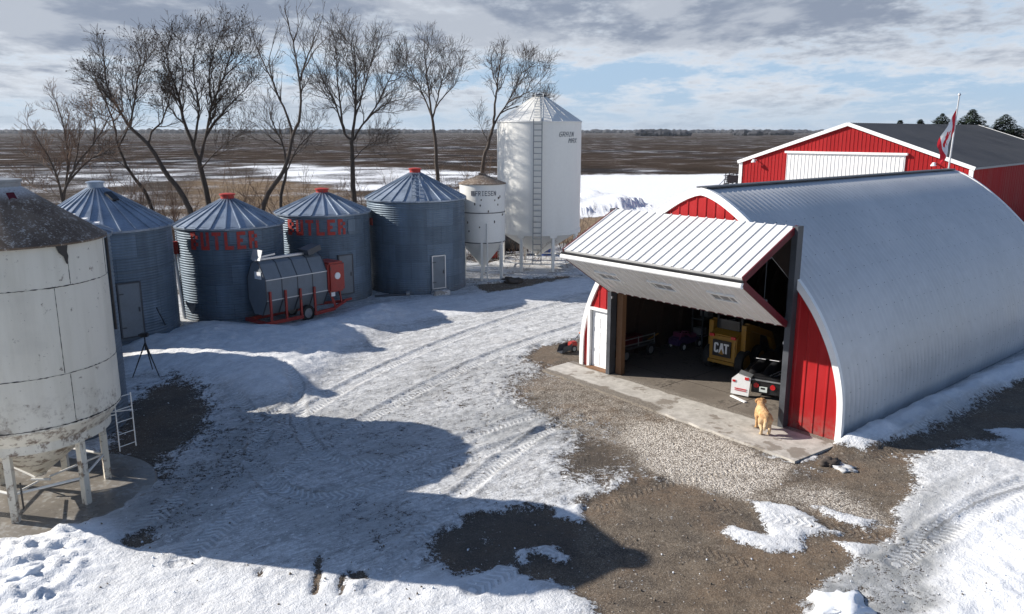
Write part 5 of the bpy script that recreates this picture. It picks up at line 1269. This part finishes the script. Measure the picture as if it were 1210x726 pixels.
# ------------------------------------------------------------------ trees
def catmull(P, k=4):
    out = []
    for i in range(len(P) - 1):
        p0, p1, p2, p3 = [np.array(P[max(0, min(len(P) - 1, j))], float) for j in (i - 1, i, i + 1, i + 2)]
        for t in np.linspace(0, 1, k, endpoint=False): out.append(.5 * (2 * p1 + (p2 - p0) * t + (2 * p0 - 5 * p1 + 4 * p2 - p3) * t * t + (3 * p1 - p0 - 3 * p2 + p3) * t ** 3))
    out.append(np.array(P[-1], float)); return out
def unit(v): return v / (np.linalg.norm(v) + 1e-9)
def twigs(mb, tips, path, rad, rng, lvl, dens, Ls, up=.35, seeds=0):
    """spawn side branches along a path; three further orders of branching"""
    dens = dens if lvl or len(dens) < 3 or dens[0] == 0 else (dens[0] * 2.35, dens[1] * 1.85, dens[2] * 2.1)
    path = [np.array(p) for p in path]; seg = [np.linalg.norm(path[i + 1] - path[i]) for i in range(len(path) - 1)]; T = sum(seg)
    n = max(2, int(T * dens[lvl] * rng.uniform(.8, 1.2))); 
    for q in range(n):
        f = (.22 if lvl == 0 else .12) + (.80 if lvl == 0 else .9) * (q + rng.random()) / n; f = min(f, .99); d = f * T; i = 0
        while i < len(seg) - 1 and d > seg[i]: d -= seg[i]; i += 1
        p = path[i] + (path[i + 1] - path[i]) * (d / max(seg[i], 1e-6)); tg = unit(path[i + 1] - path[i])
        rv = unit(rng.normal(size=3)); side = unit(rv - tg * (rv @ tg)); ang = rng.uniform(.45, .95)
        dr = unit(tg * math.cos(ang) + side * math.sin(ang) + np.array([0, 0, up * rng.uniform(.2, 1)]))
        ln = Ls[lvl] * rng.uniform(.55, 1.2) * (1.15 - .6 * f); r0 = min(rad[min(i, len(rad) - 1)] * .6, [.055, .026, .016, .011][lvl])
        k = 4 if lvl < 2 else 3; pts = [p]; dd = dr
        for s_ in range(k): dd = unit(dd + rng.normal(size=3) * .16 + np.array([0, 0, up * .18])); pts.append(pts[-1] + dd * ln / k)
        rr = [r0 * (1 - .75 * s_ / k) for s_ in range(k + 1)]; rr = [max(x, .0066) for x in rr]
        mb.tube(pts, rr, 4 if lvl == 0 else 3, caps=False)
        if lvl < len(Ls) - 1: twigs(mb, tips, pts, rr, rng, lvl + 1, dens, Ls, up, seeds)
        elif seeds and rng.random() < seeds: tips.append(pts[-1])
def limbs3d(d, px_lines, rng, spread=1.0):
    res = []
    for (pl, r0, r1) in px_lines:
        n = len(pl); dz = rng.uniform(-1, 1) * spread
        P = [PD(px, py + max(0, 15 * (1 - py / 200)), d + dz * (i / (n - 1)) ** 1.3 * (2.2 if r0 < .12 else .3)) for i, (px, py) in enumerate(pl)]
        res.append((P, r0, r1))
    return res
def tree(label, d, px_lines, sd, dens=(1.5, 2.6, 3.4), Ls=(1.75, 1.05, .6), seeds=0.0, spread=1.0, cat='tree', up=.30, name='bare_tree', group='bare trees behind the grain bins', tm='twig'):
    rng = np.random.default_rng(sd); base = None; L3 = limbs3d(d, px_lines, rng, spread)
    # attach each limb to the nearest point of the limbs laid before it
    done = []; allp = []
    for P, r0, r1 in L3:
        P = [np.array(p) for p in P]
        if done:
            c = min(((np.hypot(q[0] - P[0][0], q[2] - P[0][2]), j) for j, q in enumerate(allp)), key=lambda z: z[0])
            if c[0] < 1.0:
                sh = allp[c[1]] - P[0]
                P = [p + sh * (1 - i / (len(P) - 1)) ** 2 * np.array([1, 1, 1]) for i, p in enumerate(P)]
        C = catmull(P, 4)
        C = [p + (rng.normal(size=3) * .02 if 0 < i < len(C) - 1 else 0) for i, p in enumerate(C)]
        rr = [r0 + (r1 - r0) * (i / (len(C) - 1)) ** .8 for i in range(len(C))]
        rr = [q * .80 for q in rr]; done.append((C, rr)); allp += C
    b = done[0][0][0]; root = thing(name, (b[0], b[1], 0), label, cat, group); B = np.array([b[0], b[1], 0])
    tr = MB(); cr = MB(); tips = []
    for C, rr in done:
        q = [p - B for p in C]
        if q[0][2] < .5: q = [np.array([q[0][0] * 1.0, q[0][1], -.2])] + q; rr = [rr[0] * 1.35] + rr
        tr.tube(q, rr, 8, caps=False)
        twigs(cr, tips, q if rr[0] < .12 else q[len(q) // 2:], rr if rr[0] < .12 else rr[len(rr) // 2:], rng, 0, dens, Ls, up, seeds)
    for p in tips:
        s = .028 + .03 * rng.random(); cr.add([p + np.array(v) * s for v in ((1, 0, -1), (-1, 1, -.6), (-1, -1, -.9), (0, 0, .7))], [(0, 1, 2), (0, 3, 1), (1, 3, 2), (2, 3, 0)])
    tr.build('trunk', 'bark', root, 60); cr.build('crown', tm, root)
    return root
SEED2 = .10
tree('leaning bare tree with curved trunk, left of the fullest crown', 44.5, [
    ([(236, 318), (224, 247), (193, 200), (175, 168), (154, 147), (140, 122), (127, 95), (122, 47)], .25, .03),
    ([(175, 168), (180, 152), (193, 135), (202, 97), (199, 80)], .09, .02), ([(154, 147), (158, 120), (163, 85), (166, 60), (160, 42)], .08, .015), ([(140, 122), (128, 108), (112, 88), (103, 80)], .07, .015), ([(163, 85), (172, 62), (174, 46)], .05, .012)], 1, seeds=SEED2)
tree('bare tree with thin crooked trunk standing at the left behind the leaning one', 46.5, [
    ([(196, 312), (176, 237), (154, 204), (140, 172), (136, 150), (128, 122), (118, 98), (112, 84)], .17, .02),
    ([(140, 172), (150, 150), (156, 128), (150, 100), (148, 78)], .07, .015), ([(136, 150), (122, 136), (106, 122)], .05, .012), ([(154, 204), (140, 190), (126, 178)], .05, .012)], 2, seeds=SEED2)
tree('fullest bare tree with wide dense crown, upright trunk', 47, [
    ([(262, 314), (245, 235), (236, 193), (229, 172), (219, 143), (211, 107), (200, 72), (195, 43)], .26, .03),
    ([(229, 172), (233, 145), (235, 118), (229, 84), (229, 54), (236, 24)], .11, .015), ([(237, 190), (244, 158), (251, 118), (264, 82), (275, 45), (283, 22)], .13, .015),
    ([(244, 158), (256, 138), (272, 118), (290, 98), (306, 78)], .09, .012), ([(251, 118), (247, 84), (254, 44), (262, 20)], .07, .012), ([(219, 143), (206, 130), (196, 112), (190, 92)], .07, .012), ([(264, 82), (284, 62), (298, 50)], .05, .012), ([(211, 107), (216, 78), (212, 44), (216, 28)], .06, .012), ([(244, 196), (258, 176), (276, 160), (292, 150)], .05, .012)], 3, dens=(1.75, 2.8, 3.5), seeds=.12)
tree('tall sparse bare tree with long thin limbs reaching the frame top', 43, [
    ([(304, 312), (311, 243), (336, 200), (345, 161), (354, 132), (354, 90), (346, 36), (336, -6)], .20, .02),
    ([(354, 90), (362, 60), (372, 32), (382, 4)], .07, .012), ([(345, 161), (339, 132), (321, 86), (307, 54), (296, 20)], .10, .015), ([(354, 72), (372, 46), (392, 28)], .05, .01), ([(321, 86), (318, 60), (326, 24)], .05, .01), ([(346, 36), (352, 18), (350, -8)], .04, .01)], 4, dens=(.75, 1.3, 2.0), Ls=(1.7, .9, .45), up=.5)
tree('slim bare tree standing close beside the tall sparse one', 44.2, [
    ([(338, 316), (332, 243), (338, 202), (335, 170), (322, 140), (318, 122)], .15, .02), ([(338, 202), (350, 176), (366, 156), (380, 146)], .06, .012), ([(335, 170), (320, 160), (304, 146)], .05, .01)], 5, dens=(1.5, 2.4, 3.0))
tree('straight bare tree with broad fan crown in the middle of the row', 46, [
    ([(420, 312), (418, 236), (416, 179), (416, 158), (420, 122), (420, 72), (418, 36)], .24, .02),
    ([(416, 165), (407, 154), (397, 118), (379, 79), (364, 47)], .10, .012), ([(411, 150), (405, 122), (400, 90), (397, 54), (400, 29)], .09, .012), ([(417, 168), (425, 150), (443, 122), (458, 90), (472, 57)], .10, .012),
    ([(422, 130), (427, 112), (433, 88), (443, 47), (449, 32)], .08, .012), ([(430, 142), (454, 118), (486, 107)], .06, .012), ([(397, 118), (384, 104), (366, 92)], .05, .01), ([(458, 90), (470, 84), (482, 70)], .04, .01), ([(420, 90), (410, 62), (412, 38)], .05, .01), ([(416, 190), (432, 172), (458, 158)], .05, .01)], 6, dens=(1.6, 2.7, 3.4))
tree('slender bare tree with forked crown behind the largest plain bin', 48, [
    ([(521, 312), (517, 208), (514, 158), (511, 136), (508, 111), (504, 79), (501, 36)], .19, .018),
    ([(511, 136), (504, 115), (490, 82), (479, 54)], .08, .012), ([(511, 136), (516, 116), (524, 82), (533, 50)], .08, .012), ([(514, 120), (526, 104), (537, 92), (547, 61)], .06, .012), ([(490, 92), (480, 82), (474, 76)], .04, .01), ([(504, 79), (510, 56), (506, 40)], .04, .01)], 7, dens=(1.6, 2.7, 3.3), Ls=(1.45, .95, .58))
tree('bare tree with right leaning limbs beside the tall white bin', 51, [
    ([(562, 312), (570, 200), (578, 168), (583, 143), (585, 118), (587, 97), (591, 61), (597, 50)], .19, .018),
    ([(583, 143), (594, 124), (604, 107), (615, 79), (622, 57)], .09, .012), ([(600, 118), (614, 108), (629, 98), (647, 75)], .07, .012), ([(587, 97), (582, 78), (580, 58)], .05, .01), ([(592, 130), (612, 120), (640, 118), (655, 114)], .06, .01), ([(615, 79), (630, 66), (640, 62)], .04, .01), ([(578, 168), (570, 150), (566, 138)], .04, .01)], 8, dens=(1.6, 2.7, 3.3), Ls=(1.45, .95, .58))
tree('low spreading many stemmed bare tree at the left end of the row', 40, [
    ([(84, 330), (74, 240), (88, 200), (110, 168), (126, 140), (136, 112)], .12, .012), ([(76, 245), (66, 205), (50, 172), (32, 142)], .09, .012), ([(78, 240), (82, 190), (74, 140), (62, 104)], .09, .012),
    ([(82, 215), (104, 190), (128, 176), (150, 150)], .08, .012), ([(66, 205), (44, 190), (22, 176)], .06, .012), ([(110, 168), (112, 140), (106, 116)], .06, .012), ([(88, 200), (94, 160), (92, 132)], .06, .012), ([(70, 230), (46, 222), (18, 206)], .05, .01)], 9, dens=(2.0, 3.0, 3.4), Ls=(1.3, .7, .35), tm='shrub')
def shrub(px, d, h, sd, label, n=24, name='bare_shrub'):
    rng = np.random.default_rng(sd); b = PD(px, 300, d); root = thing(name, (b[0], b[1], 0), label, 'shrub', 'bare shrubs under the trees')
    st = MB(); cr = MB(); tips = []
    for k in range(n):
        a = rng.uniform(0, 2 * PI); lean = rng.uniform(.1, .75); hh = h * rng.uniform(.6, 1.1); P = [np.array([.25 * math.cos(a) * rng.random(), .25 * math.sin(a) * rng.random(), -.1])]
        dd = unit(np.array([math.cos(a) * lean, math.sin(a) * lean, 1]))
        for s_ in range(5): dd = unit(dd + rng.normal(size=3) * .12); P.append(P[-1] + dd * hh / 5)
        rr = [.03 - .024 * i / 5 for i in range(6)]; st.tube(P, rr, 5, caps=False); twigs(cr, tips, P, rr, rng, 1, (0, 3.2, 3.6), (0, .95, .5), .4)
    st.build('stems', 'shrub', root, 60); cr.build('twigs', 'shrub', root)
for i, (px, d, h, lb) in enumerate([(30, 43, 5.2, 'reddish bare shrub at the far left under the low spreading tree'), (118, 44, 5.6, 'reddish bare shrub behind the wide unlettered bin'), (168, 46, 6.2, 'taller bare shrub between the thin crooked trunk and the leaning tree'), (205, 50, 4.6, 'small bare shrub in the gap left of the first lettered bin'),
                                    (286, 49, 5.6, 'bare shrub between the fullest tree and the tall sparse tree'), (352, 50, 5.4, 'bare shrub just right of the slim tree'), (384, 47, 4.4, 'low bare shrub left of the straight fan crowned tree'), (452, 50, 5.4, 'bare shrub just right of the straight fan crowned tree'),
                                    (548, 52, 6.0, 'bare shrub between the slender forked tree and the small white bin'), (560, 58, 5.4, 'bare shrub farther back beside the tall white bin')]):
    shrub(px, d, h, 40 + i, lb)

def undergrowth():
    rng = np.random.default_rng(77); mb = MB(); tips = []
    for k in range(620):
        x = rng.uniform(-27, 5); yc = 46 + (x + 27) * .20 + rng.normal() * 3.0; h = rng.uniform(.9, 3.4) * (1.1 if rng.random() < .3 else .75)
        P = [np.array([x, max(43.5 if x > -9 else 39.5, yc), -.05])]; dd = unit(np.array([rng.normal() * .3, rng.normal() * .3, 1]))
        for s_ in range(4): dd = unit(dd + rng.normal(size=3) * .15); P.append(P[-1] + dd * h / 4)
        rr = [.016, .014, .011, .008, .006]; mb.tube(P, rr, 3, caps=False); twigs(mb, tips, P, rr, rng, 1, (0, 2.4, 2.2), (0, .7, .4), .35)
    tag(mb.build('undergrowth', 'shrub'), 'tangle of brown leafless brush under the bare trees', 'undergrowth', kind='stuff')
undergrowth()
def crumbs():
    rng = np.random.default_rng(9); xs, ys, Z, SN = GZ
    for nm, m_, lab, n, want in (('snow_crumbs', 'snowclod', 'scattered crumbs of snow and ice over the yard', 300, .5), ('soil_crumbs', 'dirtcrumb', 'scattered crumbs of frozen dirt over the yard', 420, -1)):
        mb = MB()
        for k in range(n * 3):
            p = P0(rng.uniform(60, 1200), 470 + 250 * rng.random() ** .8); x, y = p[0], p[1]; i, j = np.searchsorted(xs, x), np.searchsorted(ys, y)
            if i >= len(xs) or j >= len(ys): continue
            b = (np.array([x, y]) - BL); s_, d_ = b @ BE, b @ BN
            if d_ > -2.1 and -.6 < s_ < 9.2: continue
            if math.hypot(x + 10, y - 15.7) < 2.3: continue
            sn = SN[j, i]
            if want > 0 and (sn < .02 or rng.random() > .6 - .4 * abs(sn - .6)): continue
            if want < 0 and rng.random() > (.35 if sn > .6 else .9): continue
            r = .006 + .022 * rng.random() ** 3; c = np.array([x, y, Z[j, i] + r * .4 + .01])
            v = [c + np.array(q) * r * rng.uniform(.6, 1.3, 3) for q in ((1, 0, -.5), (-.5, .9, -.5), (-.5, -.9, -.5), (.2, .1, .8), (-.7, .2, .4))]
            mb.add(v, [(0, 1, 3), (1, 4, 3), (4, 2, 3), (2, 0, 3), (1, 2, 4), (0, 2, 1)])
        tag(mb.build(nm, m_), lab, 'crumbs', kind='stuff')
crumbs()
def spruce(px, top, d, label, sd, w=1.0):
    rng = random.Random(sd); tp = PD(px, top, d); h = tp[2]; t = thing('spruce_tree', (tp[0], tp[1], 0), label, 'tree', 'spruce trees behind the red shop')
    MB().tube([(0, 0, 0), (0, 0, h * .98)], [.22, .02], 7).build('trunk', 'bark', t); cr = MB()
    for k in range(5200):
        f = rng.random() ** .8; z = h * (.12 + .88 * f); rmax = w * (h * .46) * (1 - f) ** .8 + .03; r = rmax * rng.uniform(.2, 1.15) * (1 + .25 * math.sin(z * 5.5)); a = rng.uniform(0, 2 * PI)
        p = np.array([r * math.cos(a), r * math.sin(a), z - r * .25]); o = np.array([math.cos(a), math.sin(a), -.25 + rng.uniform(-.3, .4)]); s = rng.uniform(.3, .7) * min(1, .3 + 3.5 * (1 - f)); sd_ = np.array([-math.sin(a), math.cos(a), rng.uniform(-.3, .3)])
        cr.add([p, p + o * s + sd_ * s * .35, p + o * s * 1.2, p + o * s - sd_ * s * .35], [(0, 1, 2, 3)])
    cr.build('crown', 'needle', t)
for px, tp, d, lb, sd, w in [(1064, 142, 125, 'tip of the leftmost spruce above the shop ridge', 1, .8), (1088, 141, 125, 'thin spruce tip second from the left above the shop ridge', 2, .7), (1114, 134, 118, 'spruce top left of the flag above the shop ridge', 3, 1.1), (1150, 129, 112, 'tallest spruce top just right of the flag', 4, 1.2), (1189, 135, 112, 'rounded spruce top at the right end of the shop roof', 5, 1.5)]:
    spruce(px, tp, d, lb, sd, w)

# far woods
def wood_mass(name, spans, sd, n, hmin, hmax, label):
    rng = random.Random(sd); mb = MB()
    for x0, x1, y0, y1, k in spans:
        for i in range(k):
            x, y = rng.uniform(x0, x1), rng.uniform(y0, y1); h = rng.uniform(hmin, hmax) * (.7 + .6 * rng.random() ** 2); r = h * rng.uniform(.8, 1.5); m = 7; vs = []
            for zz, f in ((0, .75), (h * .45, 1), (h * .8, .65), (h, .15)):
                for j in range(m): a = 2 * PI * j / m; q = r * f * rng.uniform(.75, 1.2); vs.append((x + q * math.cos(a), y + q * math.sin(a), zz * rng.uniform(.93, 1.05)))
            mb.add(vs, [(i2 * m + j, i2 * m + (j + 1) % m, (i2 + 1) * m + (j + 1) % m, (i2 + 1) * m + j) for i2 in range(3) for j in range(m)] + [tuple(3 * m + j for j in range(m))])
    o = mb.build(name, 'farwood'); tag(o, label, 'woods', kind='stuff')
def gx(px, d): return PD(px, 155, d)[0]
wood_mass('far_treeline', [(-3200, 3200, 3000, 3700, 4200), (-2600, -300, 2400, 2600, 500), (gx(330, 2000), gx(470, 2000), 1900, 2000, 70)], 3, 0, 8.5, 12.5, 'long dark line of leafless woods along the horizon')
wood_mass('far_grove', [(gx(752, 1250), gx(808, 1250), 1220, 1260, 60)], 5, 0, 6.5, 9, 'dark low grove on the field right of the tall white bin')
wood_mass('far_grove', [(gx(876, 1350), gx(897, 1350), 1330, 1370, 24), (gx(905, 1500), gx(936, 1500), 1480, 1520, 30)], 6, 0, 6, 9, 'pair of dark groves on the field left of the shop gable')

# ------------------------------------------------------------------ thin winter haze over the plain
def haze():
    m = bpy.data.materials.new('thin_haze'); m.use_nodes = True; nt = m.node_tree; nt.nodes.clear(); o = nt.nodes.new('ShaderNodeOutputMaterial'); v = nt.nodes.new('ShaderNodeVolumePrincipled')
    v.inputs['Color'].default_value = (.86, .92, 1, 1); v.inputs['Density'].default_value = .00006; v.inputs['Anisotropy'].default_value = .2; nt.links.new(v.outputs[0], o.inputs['Volume'])
    tag(MB().box((0, 3500, 14), (14000, 8200, 32)).build('haze', m), kind='stuff')
haze()
# ------------------------------------------------------------------ sky, sun, camera
w = bpy.data.worlds.new('World'); sc.world = w; w.use_nodes = True; nt = w.node_tree; nt.nodes.clear(); g = NG(nt)
sky = g.n('ShaderNodeTexSky', sky_type='NISHITA'); sky.sun_disc = False; sky.sun_elevation = math.asin(SUN.z); sky.sun_rotation = math.atan2(SUN.x, SUN.y); sky.air_density = 1.0; sky.dust_density = .6; sky.ozone_density = 1.2
tc = g.n('ShaderNodeTexCoord').outputs['Generated']
nrm = g.n('ShaderNodeVectorMath', operation='NORMALIZE'); nt.links.new(tc, nrm.inputs[0]); sp = g.n('ShaderNodeSeparateXYZ'); nt.links.new(nrm.outputs[0], sp.inputs[0])
z = sp.outputs[2]; den = g.math('ADD', g.math('MAXIMUM', z, 0.0), .15)
cx = g.math('MULTIPLY', g.math('DIVIDE', sp.outputs[0], den), 1.35); cy = g.math('DIVIDE', sp.outputs[1], den)
cv = g.n('ShaderNodeCombineXYZ'); nt.links.new(cx, cv.inputs[0]); nt.links.new(cy, cv.inputs[1]); cv.inputs[2].default_value = 3.7
n1 = g.noise(cv.outputs[0], .62, 7, .6, dist=.15); n2 = g.noise(cv.outputs[0], 2.3, 8, .66)
cv2 = g.n('ShaderNodeVectorMath', operation='ADD'); nt.links.new(cv.outputs[0], cv2.inputs[0]); cv2.inputs[1].default_value = (-.25, .12, .15)
n1s = g.noise(cv2.outputs[0], .62, 6, .6, dist=.15)
band = g.math('MULTIPLY', g.math('MULTIPLY', g.ss(z, .03, .055), g.ss(z, .10, .065)), g.ss(sp.outputs[0], -.35, .1, .35, 1.0))
base = g.math('ADD', n1, g.math('MULTIPLY', g.math('SUBTRACT', n2, .5), .75))
base = g.math('SUBTRACT', base, g.math('MULTIPLY', band, .035))
base = g.math('ADD', base, g.math('MULTIPLY', g.ss(z, .062, .115), .12))
cover = g.math('MULTIPLY', g.ss(base, .38, .58), g.ss(z, .30, .16, .05, 1.0))
thick = g.ss(g.math('ADD', base, g.math('MULTIPLY', g.ss(z, .05, .14), .05)), .47, .72)
lit = g.ss(g.math('SUBTRACT', n1, n1s), -.05, .07)
cc = g.mix(thick, (7.4, 7.85, 8.5), (2.65, 3.1, 4.0)); cc = g.mix(g.math('MULTIPLY', lit, .4), cc, (8.1, 8.4, 8.9))
hz = g.ss(z, .055, .0)
skyc = g.mix(g.math('MULTIPLY', g.ss(z, .3, .05), .85), g.mix(1.0, sky.outputs[0], (.92, 1.05, 1.22), 'MULTIPLY'), (4.2, 5.8, 7.9))
col = g.mix(g.math('MULTIPLY', cover, g.ss(z, .0, .05, .45, .95)), skyc, cc)
col = g.mix(g.math('MULTIPLY', hz, .35), col, (5.8, 6.6, 7.4))
bg = g.n('ShaderNodeBackground'); nt.links.new(col, bg.inputs[0]); bg.inputs[1].default_value = .068
wo = g.n('ShaderNodeOutputWorld'); nt.links.new(bg.outputs[0], wo.inputs[0])
sl = bpy.data.lights.new('sun', 'SUN'); sl.energy = 5.0; sl.angle = math.radians(.5); sl.color = (1, .94, .85)
so = bpy.data.objects.new('sun', sl); COL.objects.link(so); so.rotation_euler = (-SUN).to_track_quat('-Z', 'Y').to_euler(); so.location = (-40, 8, 30)
cd = bpy.data.cameras.new('camera'); cd.sensor_width = 36; cd.lens = FPX / 1210 * 36; cd.clip_end = 20000; cd.clip_start = .1
co = bpy.data.objects.new('camera', cd); COL.objects.link(co); co.location = (0, 0, CH); co.rotation_euler = (PI / 2 - PITCH, 0, 0); sc.camera = co
vs_ = sc.view_settings; vs_.view_transform = 'Standard'; vs_.look = 'None'; vs_.gamma = 1; vs_.exposure = .6; vs_.use_curve_mapping = False
